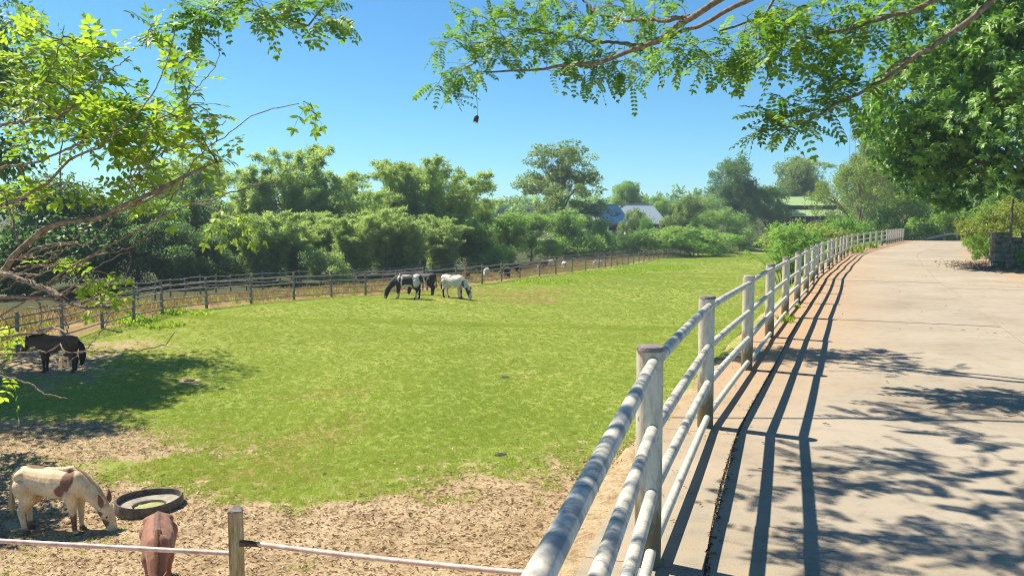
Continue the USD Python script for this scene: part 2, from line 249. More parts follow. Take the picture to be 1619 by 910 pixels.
# rails: cream paint, sky-blue leaf shade painted into the colour as bands on the nearest pipes
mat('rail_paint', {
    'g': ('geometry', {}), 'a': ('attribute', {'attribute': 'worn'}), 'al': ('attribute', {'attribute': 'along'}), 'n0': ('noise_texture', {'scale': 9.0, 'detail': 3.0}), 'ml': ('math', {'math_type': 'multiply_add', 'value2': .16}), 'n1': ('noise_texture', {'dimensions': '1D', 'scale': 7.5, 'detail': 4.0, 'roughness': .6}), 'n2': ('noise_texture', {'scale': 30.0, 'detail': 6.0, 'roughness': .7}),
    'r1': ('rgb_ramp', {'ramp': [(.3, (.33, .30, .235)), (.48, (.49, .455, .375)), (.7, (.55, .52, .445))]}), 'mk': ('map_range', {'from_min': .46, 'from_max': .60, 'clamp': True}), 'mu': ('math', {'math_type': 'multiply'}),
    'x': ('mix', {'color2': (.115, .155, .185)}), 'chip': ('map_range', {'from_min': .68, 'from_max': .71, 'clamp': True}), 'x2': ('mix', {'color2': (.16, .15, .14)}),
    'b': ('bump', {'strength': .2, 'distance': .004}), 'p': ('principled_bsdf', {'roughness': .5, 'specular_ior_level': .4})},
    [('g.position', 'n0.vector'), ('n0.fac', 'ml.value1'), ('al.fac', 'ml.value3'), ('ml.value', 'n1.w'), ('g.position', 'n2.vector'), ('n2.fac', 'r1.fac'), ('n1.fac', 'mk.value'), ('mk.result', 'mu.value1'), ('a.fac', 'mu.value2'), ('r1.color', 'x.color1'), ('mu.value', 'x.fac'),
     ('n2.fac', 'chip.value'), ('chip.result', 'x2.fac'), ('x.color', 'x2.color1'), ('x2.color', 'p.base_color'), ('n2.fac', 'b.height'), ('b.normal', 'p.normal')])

# ------------------------------------------------------------------ road line and terrain
FEN = np.array([(-3.6, -20), (-2.5, -12), (-1.3, -5), (-.62, -1.2), (.05, 1.57), (.68, 3.84), (1.65, 6.6), (2.68, 9.0), (3.73, 11.46), (4.87, 14.1), (6.03, 16.7), (7.23, 19.4), (8.63, 22.6), (10.06, 25.9), (11.2, 28.3), (12.4, 30.8),
                (13.95, 34.2), (15.2, 36.7), (17.95, 42.4), (23.4, 52.0), (28.4, 60.0), (34.6, 70.0), (42, 81), (50, 92), (60, 105)], float)
s0 = np.r_[0, np.cumsum(np.linalg.norm(np.diff(FEN, axis=0), axis=1))]
fs = CubicSpline(s0, FEN)
SS = np.linspace(0, s0[-1], 1600); FP = fs(SS); FT = unit(fs(SS, 1)); FK = cKDTree(FP)
RZ = PchipInterpolator([-60, 0, 34, 48, 60, 70, 82, 100, 130, 160], [0, 0, 0, .07, .19, .25, .05, -1.1, -3.0, -4.0])
def road_z(y): return RZ(np.clip(y, -60, 160))
def side(x, y):
    """distance to the right of the road fence line, and the line's y there"""
    _, i = FK.query(np.stack([x, y], -1)); d = np.stack([x, y], -1) - FP[i]
    return d[..., 0] * FT[i, 1] - d[..., 1] * FT[i, 0], FP[i, 1]
FARF = [(-60, 22.5, 575), (20, 24, 556), (93, 25.5, 540), (157, 27, 519), (207, 28, 506), (253, 30, 497), (324, 32.5, 488), (395, 35, 481), (463, 37, 475), (523, 39.2, 471), (577, 41, 468), (627, 43, 463), (675, 45, 459), (720, 47, 453), (762, 49, 449),
        (793, 52, 444), (822, 55, 440.5), (853, 58.5, 437), (879, 62, 434), (904, 66, 431), (926, 70, 428), (947, 74, 425), (1000, 86, 418), (1080, 108, 408), (1130, 123, 401), (1165, 133, 397), (1205, 142, 392)]
anch = []
for px, d, py in FARF: anch.append(at(px, py, d))
for px, py, d in ((100, 845, 11.0), (245, 905, 8.8), (95, 589, 22), (640, 471, 37), (720, 471, 37.5), (900, 600, 21), (600, 700, 14.6), (700, 560, 24), (900, 480, 38), (1050, 440, 55), (1150, 412, 85), (1000, 700, 14.2),
                  (214, 478, 43), (288, 466, 47), (450, 455, 54), (614, 446, 62), (780, 432, 70), (300, 447, 60), (640, 436, 72), (850, 415, 90), (940, 404, 105), (1060, 396, 130)):
    anch.append(at(px, py, d))
anch += [(-60, 20, -3), (-60, 80, -3), (-100, 150, -2), (0, 100, -2.9), (22, 128, -1.2), (42, 145, -1.2), (58, 155, -.8), (20, 160, 0), (-60, 200, 0), (60, 200, 3), (150, 200, 3), (0, 300, 6), (100, 320, 9), (200, 320, 9), (-120, 320, 6),
         (-10, 0, -3), (-30, -20, -3), (40, 100, -2.2), (-30, 5, -3)]
anch = np.array(anch, float)
rbf = RBFInterpolator(anch[:, :2], anch[:, 2], kernel='linear', smoothing=.6)
def ground_z(x, y):
    x = np.atleast_1d(np.asarray(x, float)); y = np.atleast_1d(np.asarray(y, float))
    sh = x.shape; xf, yf = x.ravel(), y.ravel()
    zf = rbf(np.stack([np.clip(xf, -200, 260), np.clip(yf, -20, 330)], 1))
    zf = zf + .10 * (meshkit.fbm(np.stack([xf * .22, yf * .22, 0 * xf], 1), 3) - .5) + .05 * (meshkit.fbm(np.stack([xf * 1.1, yf * 1.1, 0 * xf + 5], 1), 3, 4) - .5)
    s, ly = side(xf, yf); zr = road_z(ly)
    w = np.interp(yf, [0, 7, 11, 20, 60], [1.9, 1.4, 1.4, 1.5, 2.4])
    t = sstep(s, -w - .35, -.38)
    z = zf * (1 - t) + (zr - .02) * t
    rt = sstep(s, 6.2, 14.0)
    right = zr - .02 + .012 * sstep(s, 6.0, 6.6) + .5 * rt + 1.5 * sstep(s, 14, 40)
    z = np.where(s > -.5, right, z)
    far = sstep(yf, 105, 150)
    z = np.where(s > -.5, z * (1 - far) + np.maximum(zf, z) * far, z)
    return z.reshape(sh)
def gz(x, y): return float(ground_z([x], [y])[0])
def G(px, d, dz=0.0):
    p = at(px, 400, d); return np.array([p[0], d, gz(p[0], d) + dz])
def grid_axis(segs):
    a = [np.arange(lo, hi, st) for lo, hi, st in segs]; return np.r_[np.concatenate(a), segs[-1][1]]
gx = grid_axis([(-700, -120, 40), (-120, -40, 6), (-40, -22, 1.0), (-22, 8, .22), (8, 24, .5), (24, 60, 1.5), (60, 140, 6), (140, 700, 40)])
gy = grid_axis([(-60, -6, 6), (-6, 4, .6), (4, 30, .22), (30, 60, .5), (60, 110, 1.5), (110, 200, 6), (200, 900, 35)])
X, Y = np.meshgrid(gx, gy); Z = ground_z(X, Y)
farhill = sstep(Y, 330, 900) * 14 * meshkit.fbm(np.stack([X / 160, Y / 160, 0 * X], -1), 3) * 1.6
Z = Z + farhill
V = np.stack([X, Y, Z], -1).reshape(-1, 3); ny, nx = X.shape
i = np.arange(ny - 1)[:, None] * nx + np.arange(nx - 1)[None]
gf = np.vstack([np.stack([i, i + 1, i + nx + 1], -1).reshape(-1, 3), np.stack([i, i + nx + 1, i + nx], -1).reshape(-1, 3)])
farpts = np.array([at(px, 400, d)[:2] for px, d, py in FARF])
fsp = np.r_[0, np.cumsum(np.linalg.norm(np.diff(farpts, axis=0), axis=1))]; FAR = PchipInterpolator(fsp, farpts)
FARP = FAR(np.linspace(0, fsp[-1], 800)); FARK = cKDTree(FARP); FART = unit(np.gradient(FARP, axis=0))
def beyond(x, y):
    """metres beyond the far paddock fence (negative inside)"""
    _, k = FARK.query(np.stack([x, y], -1)); d = np.stack([x, y], -1) - FARP[k]
    return -(d[..., 0] * FART[k, 1] - d[..., 1] * FART[k, 0])
def gauss(px, py, cx, cy, rx, ry): return np.exp(-((px - cx) / rx) ** 2 - ((py - cy) / ry) ** 2)
def dirt_of(V):
    px, py, w = proj(V); s, _ = side(V[:, 0], V[:, 1]); b = beyond(V[:, 0], V[:, 1])
    ok = (w > 2)
    edge = np.interp(px, [-200, 0, 90, 200, 330, 420, 560, 700, 850, 950, 1010, 1400], [700, 690, 690, 720, 760, 775, 775, 762, 745, 722, 705, 690])
    d = sstep(py - edge, -95, 90) * 1.1
    d = d + .45 * gauss(px, py, 260, 715, 170, 14) - .55 * gauss(px, py, 300, 748, 130, 26) - .5 * gauss(px, py, 470, 782, 90, 24) - .3 * gauss(px, py, 150, 740, 90, 25)
    d = d + .5 * gauss(px, py, 833, 590, 30, 6) + .4 * gauss(px, py, 535, 560, 20, 5) + .9 * gauss(px, py, 70, 690, 210, 24) + .75 * gauss(px, py, 300, 603, 30, 8) + .5 * gauss(px, py, 640, 838, 160, 40)
    d = d + 1.1 * gauss(px, py, 70, 575, 120, 38) + .5 * gauss(px, py, 215, 545, 90, 10)
    d = np.where(ok, d, .9)
    d = np.where(b > -.2, .1 + .1 * (px < 660), d)
    d = np.where((V[:, 1] < 14) & (s < 0) & (s > -5), np.maximum(d, .75 * sstep(V[:, 1], 12.5, 9)), d)
    d = np.where((s > -.75) & (s < 0), np.maximum(d, .5), d)
    d = np.where(s > -.1, .95, d)
    d = np.where(s > 9 + 3 * np.sin(V[:, 1] * .3), np.interp(s, [9, 20], [.9, .25]), d)
    return np.clip(d, 0, 1.2)
def dry_of(V):
    px, py, w = proj(V); b = beyond(V[:, 0], V[:, 1]); s, _ = side(V[:, 0], V[:, 1])
    d = sstep(b, -.7, .8) * np.interp(px, [0, 600, 800, 960, 1080], [1.1, 1.0, .62, .5, .3]) * (1 - .6 * sstep(b, 10, 24))
    d = d - .5 * gauss(px, py, 355, 465, 45, 12)
    d = d + .22 * gauss(px, py, 900, 490, 380, 40)
    d = d + np.where(b < 0, .5 * sstep(meshkit.fbm(V * [.16, .16, 0], 4, 61), .52, .68), 0)
    return np.clip(np.where((w > 2) & (s < 0), d, .15), 0, 1.2)
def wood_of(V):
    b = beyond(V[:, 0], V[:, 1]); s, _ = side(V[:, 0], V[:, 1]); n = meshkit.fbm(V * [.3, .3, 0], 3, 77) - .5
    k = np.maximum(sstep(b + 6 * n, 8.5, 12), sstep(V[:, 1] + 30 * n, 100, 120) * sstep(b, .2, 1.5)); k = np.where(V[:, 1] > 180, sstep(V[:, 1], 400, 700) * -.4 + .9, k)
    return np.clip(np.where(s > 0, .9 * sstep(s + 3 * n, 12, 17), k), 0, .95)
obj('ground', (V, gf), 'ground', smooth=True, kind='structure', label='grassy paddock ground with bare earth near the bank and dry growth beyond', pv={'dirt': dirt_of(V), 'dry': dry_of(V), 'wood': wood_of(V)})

# road: concrete slabs beside and beyond a longitudinal joint, each slab its own piece
rng = np.random.default_rng(3)
road = thing('road', 'pale dusty concrete road curving right beside the white pipe fence', None, kind='structure')
S_A = SS[np.argmin(np.abs(FP[:, 1] - 3.84))]
def slab(u0, u1, a, b, n=7, dz=0.0):
    u = np.linspace(u0, u1, n); P = fs(u); T = unit(fs(u, 1)); R = np.stack([T[:, 1], -T[:, 0]], 1)
    k = max(2, int((b - a) / .5) + 1); ss = np.linspace(a, b, k)
    xy = P[:, None] + R[:, None] * ss[None, :, None]; z = np.repeat(road_z(P[:, 1])[:, None], k, 1) + dz
    top = np.concatenate([xy, z[..., None]], -1).reshape(-1, 3); low = top - [0, 0, .16]
    i = np.arange(n - 1)[:, None] * k + np.arange(k - 1)[None]
    f = np.vstack([np.stack([i, i + 1, i + k + 1], -1).reshape(-1, 3), np.stack([i, i + k + 1, i + k], -1).reshape(-1, 3)])
    ring = np.r_[np.arange(k), np.arange(1, n) * k + k - 1, (n - 1) * k + np.arange(k - 2, -1, -1), np.arange(n - 2, 0, -1) * k]
    r2 = np.roll(ring, -1); m = len(top)
    f = np.vstack([f, np.stack([ring, ring + m, r2], 1), np.stack([r2, ring + m, r2 + m], 1)])[:, ::-1]
    return trimesh.Trimesh(np.vstack([top, low]), f, process=False), np.tile(np.repeat(ss[None], n, 0).ravel(), 2)
for lane, (a, b, ln) in enumerate(((-.32, .276, 2.7), (.290, 3.42, 5.4), (3.432, 6.1, 5.4))):
    u = S_A - 8.1 - (0 if lane < 1 else 2.0 * lane)
    while u < s0[-1] - 8:
        m, sv = slab(u, u + ln - (.012 if lane < 1 else .005), a, b, 9, rng.uniform(-.004, .004))
        mid = fs(u + ln / 2)[1]
        dust = np.clip(.55 * np.exp(-np.maximum(sv, 0) / 1.1) * np.interp(m.vertices[:, 1], [4, 7, 10, 14], [.35, .8, 1.5, 2.0]) + .55 * sstep(sv, 4.6, 6.2) + .05, 0, 1.2)
        dust = np.where(m.vertices[:, 1] < 3, dust * .5, dust)
        tone = np.full((len(sv), 3), rng.uniform(.93, 1.05)) * np.array([1, rng.uniform(.98, 1.01), rng.uniform(.96, 1.02)])
        obj('concrete_slab', m, 'concrete', road, pv={'dust': dust, 'tone': tone}); u += ln
        if mid > 78: break

# ------------------------------------------------------------------ white pipe fence along the road
fence = thing('road_fence', 'white painted pipe fence with round concrete posts along the left edge of the road', 'fence')
post_prof = [(0, -.35), (.066, -.35), (.066, 1.085), (.061, 1.10), (.0, 1.104)]
rail_h = (1.02, .685, .375, .085)
us = S_A + 2.88 * np.arange(-3, 27); us = us[(us < s0[-1])]
us = us[fs(us)[:, 1] < 70.5]; far_ = us[fs(us)[:, 1] > 59]; us = np.sort(np.r_[us, (far_[1:] + far_[:-1]) / 2]); us[:3] -= .2
pm = lathe(post_prof, 20)
for k, u in enumerate(us):
    p = fs(u); z = float(road_z(p[1])); q = pm.copy()
    q.apply_transform(trimesh.transformations.rotation_matrix(rng.normal(0, .010), [rng.normal(), rng.normal(), 0])); q.apply_scale([1, 1, 1 + rng.normal(0, .008)]); 
    ang = rng.uniform(0, 6); q.apply_transform(trimesh.transformations.rotation_matrix(ang, [0, 0, 1]))
    path = numbered(str(fence.GetPath()) + '/post')
    mm = usdkit.mesh(stage, path, q, M('post_paint'), 40); mm.AddTranslateOp().Set((float(p[0]), float(p[1]), z))
    capm = lathe([(0, 1.1045), (.055, 1.1065), (.0635, 1.1035), (.0672, 1.09), (.0672, 1.081), (.064, 1.081)], 20)
    capm.vertices[:, :2] *= (1 + .05 * meshkit.noise(capm.vertices * 40 + k)[:, None])
    capm.apply_translation([p[0], p[1], z + .002]); capm.apply_transform(np.eye(4))
    if k < 12: obj('cap', capm, 'post_cap', fence, 40)
for k in range(len(us) - 1):
    n = 7
    for j, h in enumerate(rail_h):
        uu = np.linspace(us[k], us[k + 1], n); P = fs(uu)
        line = np.linspace(0, 1, n)[:, None]; straight = P[0] * (1 - line) + P[-1] * line
        pts = np.c_[straight, np.linspace(road_z(P[0, 1]), road_z(P[-1, 1]), n) + h + rng.normal(0, .006) + .006 * np.sin(line[:, 0] * PI)]
        d = unit(pts[-1] - pts[0]); pts[0] += d * .03; pts[-1] -= d * .03
        R = np.array([d[1], -d[0], 0]); pts = pts + R * .02
        m = tube(pts, .031 if j < 3 else .027, 14)
        obj('rail', m, 'rail_paint', fence, True, pv={'along': (m.vertices - pts[0]) @ d + 3.7 * k + 17.3 * j, 'worn': np.clip(np.interp(m.vertices[:, 1], [2.5, 9, 13], [.8, .55, .08]) * (1, .85, .8, .25)[j], 0, 1)})  # blue grey bands painted for dappled leaf shade, strongest on the nearest spans
# ------------------------------------------------------------------ lower fence below the bank: timber post, pink pipes
low = thing('lower_fence', 'square weathered timber post with thin pink pipe rails below the road bank', 'fence')
P0 = at(372, 800, 5.9); gzp = gz(P0[0], 5.9)
def timber_post(p, top, base, w=.052, rot=.25):
    b = trimesh.creation.box([2 * w, 2 * w, top - base]); b = b.subdivide().subdivide()
    b.vertices[:, :2] += .004 * (meshkit.noise(b.vertices * [30, 30, 4]) - .5)[:, None]
    b.apply_transform(trimesh.transformations.rotation_matrix(rot, [0, 0, 1])); b.apply_translation([p[0], p[1], (top + base) / 2])
    c = trimesh.convex.convex_hull(np.array([[-w, -w, 0], [w, -w, 0], [w, w, 0], [-w, w, 0], [-w * .95, -w * .95, .012], [w * .95, -w, .012], [.012, .01, .042], [-.01, 0, .038]]) * [1.08, 1.08, 1])
    c.apply_transform(trimesh.transformations.rotation_matrix(rot, [0, 0, 1])); c.apply_translation([p[0], p[1], top + .001]); return b, c
tops = [P0[2] - .035, at(-330, 795, 6.35)[2]]
xs = [(P0[0], 5.9), (at(-330, 800, 6.35)[0], 6.35)]
for (x, y), t in zip(xs, tops):
    b, c = timber_post((x, y), t, gz(x, y) - .3); obj('post', b, 'post_timber', low); obj('post_cap', c, 'post_cap', low)
A1, A2 = at(366, 874, 5.88), at(-330, 833, 6.3)
B1, B2 = at(384, 859, 5.86), at(900, 911, 4.75)
obj('rail', tube(smooth_path([A1, (A1 + A2) / 2 + [0, 0, -.01], A2], 9), .0185, 10), 'pink_pipe', low, 40)
obj('rail', tube(smooth_path([B1 + [.11, 0, 0], (B1 + B2) / 2 + [0, 0, -.008], B2], 9), .0185, 10), 'pink_pipe', low, 40)
obj('rail_end', tube(np.array([B1 + [-.02, 0, .004], B1 + [.05, 0, .003], B1 + [.14, -.01, -.006]]), [.026, .024, .016], 10), 'rust', low, 40)
for dz in (-.42, -.84):
    for a, b in ((A1, A2), (B1, B2)):
        obj('rail', tube([a + [0, 0, dz], b + [0, 0, dz * (.85 if b is B2 else 1)]], .0185, 8), 'pink_pipe', low, 40)

# ------------------------------------------------------------------ far paddock fences
def pole_fence(name, label, pts, heights, height, r_post, r_rail, seed, frac=1.0):
    rng = np.random.default_rng(seed); t = thing(name, label, 'fence')
    tops = []
    for x, y in pts:
        z = gz(x, y); h = height * rng.uniform(.96, 1.06); lx, ly = rng.normal(0, .03, 2)
        obj('post', tube([(x, y, z - .2), (x + lx / 2, y + ly / 2, z + h / 2), (x + lx, y + ly, z + h)], [r_post * 1.1, r_post, r_post * .95], 7), 'old_wood', t, 50); tops.append((x, y, z))
    for k in range(len(pts) - 1):
        for h in heights:
            a, b = np.array(tops[k]), np.array(tops[k + 1]); d = unit(b - a); nrm = np.array([d[1], -d[0], 0]) * (r_post * .9)
            o = rng.normal(0, .025, 2)
            obj('rail', tube([a + nrm + [0, 0, h + o[0]] - d * .08, (a + b) / 2 + nrm + [0, 0, h + o.mean() - .012], b + nrm + [0, 0, h + o[1]] + d * .08], r_rail, 6), 'far_rail_wood', t, 60)
    return t
fpts = [at(px, 400, d)[:2] for px, d, py in FARF[:22]]
cur = fsp[21]
while cur + 2.2 < fsp[-1]:
    cur += 2.25; fpts.append(FAR(cur))
pole_fence('paddock_fence', 'weathered timber post and rail fence curving along the far edge of the green paddock', fpts, (1.1, .84, .53, .22), 1.25, .055, .027, 5)
sec = PchipInterpolator(np.arange(8), np.array([at(px, 400, d)[:2] for px, d in ((60, 37), (214, 43), (330, 48.5), (450, 54), (614, 62), (770, 71), (900, 84), (1010, 104))]))
pole_fence('back_fence', 'second grey pole fence behind the dry strip, close to the tree line', [sec(t) for t in np.linspace(.8, 7, 30)], (1.05, .78, .5), 1.15, .05, .027, 6)
cr = [at(px, 400, d)[:2] for px, d in ((560, 51), (606, 52), (640, 54), (668, 57))]
pole_fence('cross_fence', 'short pale pole fence crossing the dry strip behind the black cows', cr, (1.0, .75, .45), 1.1, .05, .03, 7)

# ------------------------------------------------------------------ trees
class Crown:
    """collects leaf blades"""
    def __init__(s): s.C = []; s.D = []; s.N = []; s.L = []; s.W = []; s.R = []
    def add(s, C, D, N, L, W, R):
        n = len(C); s.C.append(C); s.D.append(D); s.N.append(N); s.L.append(np.broadcast_to(L, (n,))); s.W.append(np.broadcast_to(W, (n,))); s.R.append(np.broadcast_to(R, (n,)))
    def mesh(s, fine=False):
        m, k = leaves(*[np.concatenate(a) for a in (s.C, s.D, s.N, s.L, s.W)], fine); return m, np.repeat(np.concatenate(s.R), k)
def clump_leaves(cr, rng, c, rad, n, L, W, flat=1.0, droop=.35, tone=None):
    d = rand_dirs(rng, n); r = rad * rng.uniform(.25, 1.05, n) ** .6
    C = c + d * r[:, None] * [1, 1, flat]
    D = unit(d * .7 + rng.normal(0, .6, (n, 3)) + [0, 0, -droop]); N = unit(d * .35 + rng.normal(0, .55, (n, 3)) + [0, 0, .8])
    t = rng.uniform(0, 1, n) if tone is None else np.clip(tone + rng.normal(0, .22, n), 0, 1)
    cr.add(C, D, N, L * rng.uniform(.7, 1.25, n), W * rng.uniform(.75, 1.2, n), t)
def broadleaf(rng, H, R, trunk_h=.28, nclump=90, n=150, L=.27, W=.15, clump_r=.95, flat=.8, low=.2, top=.95, bias=.55, lobes=6, trunk_r=.16, spread=1.0, lean=(0, 0)):
    """a branching tree: trunk, limbs to lobes, clumps of leaves round each lobe; returns wood mesh, crown mesh, rnd"""
    wood = []; cr = Crown(); T = np.array([lean[0] * .5, lean[1] * .5, H * trunk_h])
    wood.append(tube(smooth_path([(0, 0, -.4), (.06 * H * rng.normal() * .3, .03 * H * rng.normal() * .3, H * trunk_h * .5), T], 6), np.linspace(trunk_r * 1.25, trunk_r * .85, 6), 8))
    cents = []
    for k in range(lobes):
        a = 2 * PI * (k + rng.uniform(-.3, .3)) / max(1, lobes - 1); f = 0 if k == 0 else rng.uniform(.4, .72)
        z = H * (top - .2) if k == 0 else H * rng.uniform(low + .14, top - .16)
        cents.append(np.array([math.cos(a) * R * f * spread + lean[0], math.sin(a) * R * f * spread + lean[1], z]))
    rl = [R * rng.uniform(.42, .62) for _ in cents]; rl[0] = R * .5
    for c, r in zip(cents, rl):
        mid = (T + c) / 2 + rng.normal(0, .06 * R, 3) + [0, 0, .05 * H]
        pth = smooth_path([T * .96, mid, c], 7); wood.append(tube(pth, np.linspace(trunk_r * .6, trunk_r * .12, 7), 6))
        m = max(4, nclump // lobes)
        d = rand_dirs(rng, m); d[:, 2] = np.abs(d[:, 2]) * np.where(rng.random(m) < .72, 1, -1); d = unit(d)
        vr = min(r * flat, H * .3)
        cl = c + d * np.array([r, r, vr]) * (rng.uniform(.45, 1.0, m) ** .5)[:, None]
        for q in cl:
            if q[2] < H * low * .8: continue
            if rng.random() < .6: wood.append(tube(smooth_path([pth[rng.integers(3, 7)], (c + q) / 2 + rng.normal(0, .15, 3), q], 4), np.linspace(trunk_r * .16, .012, 4), 4, cap=False))
            clump_leaves(cr, rng, q, clump_r * rng.uniform(.6, 1.2), int(n * rng.uniform(.6, 1.3)), L, W, .75, tone=rng.uniform(.2, .8))
    m, rnd = cr.mesh(); return cat(wood), m, rnd
def bamboo(rng, H, R, culms=26, per0=420, L=.32, W=.075, droop=1.0):
    wood = []; cr = Crown()
    for k in range(culms):
        a = rng.uniform(0, 2 * PI); b = np.array([math.cos(a), math.sin(a), 0]); h = H * rng.uniform(.5, 1.0); f = rng.uniform(.1, 1.15); hue = rng.random()
        if k < 5: h, f = H * rng.uniform(.86, 1.0), rng.uniform(.2, .75)
        base = b * rng.uniform(.1, .4) * R * .5
        out = b * R * f
        P = np.array([base, base + out * .14 + [0, 0, h * .4], base + out * .38 + [0, 0, h * .76], base + out * .62 + [0, 0, h * .95], base + out * (.78 + .22 * droop) + [0, 0, h * (1.0 - .06 * droop)]])
        pth = smooth_path(P, 22); wood.append(tube(pth, np.linspace(.05, .012, 22), 5)); per = int(per0 * (.55 + .45 * h / H))
        t = rng.uniform(.12, 1, per) ** .8 * 21; i0 = np.minimum(t.astype(int), 20); fr = (t - i0)[:, None]
        c = pth[i0] * (1 - fr) + pth[i0 + 1] * fr
        # side twigs: groups of blades
        ng = per // 22 + 1; g = rng.integers(0, ng, per); gd = rand_dirs(rng, ng); gt = rng.uniform(.10, 1, ng) ** .8 * 21
        i0 = np.minimum(gt.astype(int), 20); fr = (gt - i0)[:, None]; gc = pth[i0] * (1 - fr) + pth[i0 + 1] * fr
        ln = np.interp(gt, [0, 11, 17, 21], [1.0, .9, .55, .22]) * rng.uniform(.5, 1.25, ng); gd[:, 2] = gd[:, 2] * .35 + .22; gd = unit(gd)
        tt = rng.uniform(.1, 1.0, per); C = gc[g] + gd[g] * (ln[g] * tt)[:, None] + np.array([0, 0, -1]) * (ln[g] * .32 * droop * tt ** 2)[:, None] + rng.normal(0, .10, (per, 3))
        D = unit(gd[g] * .5 + [0, 0, .25 - .35 * droop] + rng.normal(0, .6, (per, 3))); N = unit(rng.normal(0, .8, (per, 3)) + [-.3, 0, .5])
        gt_ = rng.uniform(0, .8, ng); cr.add(C, D, N, L * rng.uniform(.6, 1.3, per), W * rng.uniform(.7, 1.3, per), np.clip(.65 * gt_[g] + .35 * hue + rng.normal(0, .18, per) + .12 * gt[g] / 21, 0, 1))
    m, rnd = cr.mesh(); return cat(wood), m, rnd
def add_tree(name, label, parts, leaf, px, d, h_ref, top_py=None, h=None, wide=1.0, rz=0.0, bark='bark', cat_='tree', group=None, dz=0.0, src=None, stem='trunk', crown='crown'):
    """stands a tree (built h_ref tall) at the pixel column px and distance d, so that its top reaches the pixel row top_py"""
    p = G(px, d, dz); hh = h or (at(px, top_py, d)[2] - p[2]); k = hh / h_ref
    t = thing(name, label, cat_, p, rz, (k * wide, k * wide, k), group, src=src)
    if src is None:
        w, m, rnd = parts; obj(stem, w, bark, t, True); obj(crown, m, leaf, t, pv={'rnd': rnd})
    return t
R = np.random.default_rng
BA = [bamboo(R(11), 11, 3.8, 34, 1500, droop=.8), bamboo(R(12), 10, 3.3, 30, 1500, droop=1.0), bamboo(R(13), 9, 3.8, 34, 1400, droop=.6)]
BL = [broadleaf(R(21), 8, 3.8, nclump=170, n=140, low=.06, flat=.95, trunk_h=.2, lobes=8), broadleaf(R(22), 7, 3.8, nclump=170, n=140, low=.0, flat=.95, trunk_h=.16, lobes=8), broadleaf(R(23), 9, 3.4, nclump=170, n=140, lobes=9, low=.05)]
SHR = [broadleaf(R(31), 3, 2.0, trunk_h=.15, nclump=60, n=130, L=.16, W=.085, clump_r=.55, low=.02, flat=.9, trunk_r=.06), broadleaf(R(32), 2.5, 2.2, trunk_h=.12, nclump=60, n=130, L=.16, W=.08, clump_r=.5, low=.0, trunk_r=.05)]
protos = {}
def plant(kind, name, label, px, d, top, wide=1.0, rz=0.0, leaf=None, dz=0.0, group=None):
    fam, k = kind; parts = {'b': BA, 't': BL, 's': SHR}[fam][k]; href = {'b': (11, 10, 9), 't': (8, 7, 9), 's': (3, 2.5)}[fam][k]
    leaf = leaf or {'b': 'bamboo_leaf', 't': 'mid_leaf', 's': 'mid_leaf'}[fam]
    key = (kind, leaf, name); src = protos.get(key)
    t = add_tree(name, label, parts, leaf, px, d, href, top_py=top, wide=wide * (1.25 if fam == 'b' else 1), rz=rz, bark='culm' if fam == 'b' else 'bark', cat_='bamboo' if fam == 'b' else ('shrub' if fam == 's' else 'tree'), src=src, dz=dz, group=group, stem='stem' if fam == 'b' else 'trunk', crown='foliage' if fam == 'b' else 'crown')
    if src is None: protos[key] = t
    return t
# tree line behind the dry strip, left to right
plant(('t', 1), 'dense_tree', 'dark dense tree at the left edge of the tree line, behind the bare twigs', 40, 50, 285, 1.25, .3, 'dark_leaf')
plant(('t', 0), 'dense_tree', 'dark tree behind the tangled left branches, second from the left of the tree line', 130, 56, 300, 1.2, 1.9, 'dark_leaf')
plant(('t', 2), 'leafy_tree', 'mid green tree rising behind the broken branch end on the left', 215, 60, 298, 1.2, 1.1)
plant(('b', 2), 'bamboo_clump', 'pale feathery bamboo seen through the tips of the left branches', 300, 78, 238, .85, .4)
plant(('t', 1), 'dense_tree', 'dark rounded tree below the sky gap right of the broken branch end', 330, 68, 312, 1.0, 2.8, 'dark_leaf')
plant(('t', 0), 'leafy_tree', 'low leafy tree in front of the leftmost open bamboo', 372, 62, 345, 1.1, .2)
plant(('b', 1), 'bamboo_clump', 'bamboo with one plume leaning far out to the left', 404, 73, 258, .85, 3.3)
plant(('b', 0), 'bamboo_clump', 'tallest grey green bamboo clump, first peak left of the cows', 468, 72, 222, .8, .0)
plant(('b', 1), 'bamboo_clump', 'shorter bamboo right beside the tallest clump', 532, 74, 258, .8, 1.2)
plant(('b', 2), 'bamboo_clump', 'yellowish bamboo crown in the dip between the two high bamboo groups', 575, 70, 296, .8, 2.0)
plant(('b', 0), 'bamboo_clump', 'bamboo with an upright plume above the black cows', 628, 76, 246, .65, 2.2)
plant(('b', 1), 'bamboo_clump', 'twin plumed bamboo just above the white cow', 662, 74, 240, .7, 4.4)
plant(('b', 2), 'bamboo_clump', 'drooping bamboo on the right shoulder of the bamboo stand', 704, 78, 262, .85, 5.2)
plant(('b', 1), 'bamboo_clump', 'last low bamboo where the stand slopes down to the open sky', 752, 82, 304, .8, .9)
plant(('b', 2), 'bamboo_clump', 'low olive bamboo spilling forward above the grazing cows', 610, 66, 325, .95, 1.4)
plant(('b', 0), 'bamboo_clump', 'low bamboo in deep shade behind the pale straw cone', 690, 69, 335, .8, 2.9)
plant(('b', 1), 'bamboo_clump', 'thin stemmed bamboo under the tallest clump', 500, 66, 330, .85, 5.5)
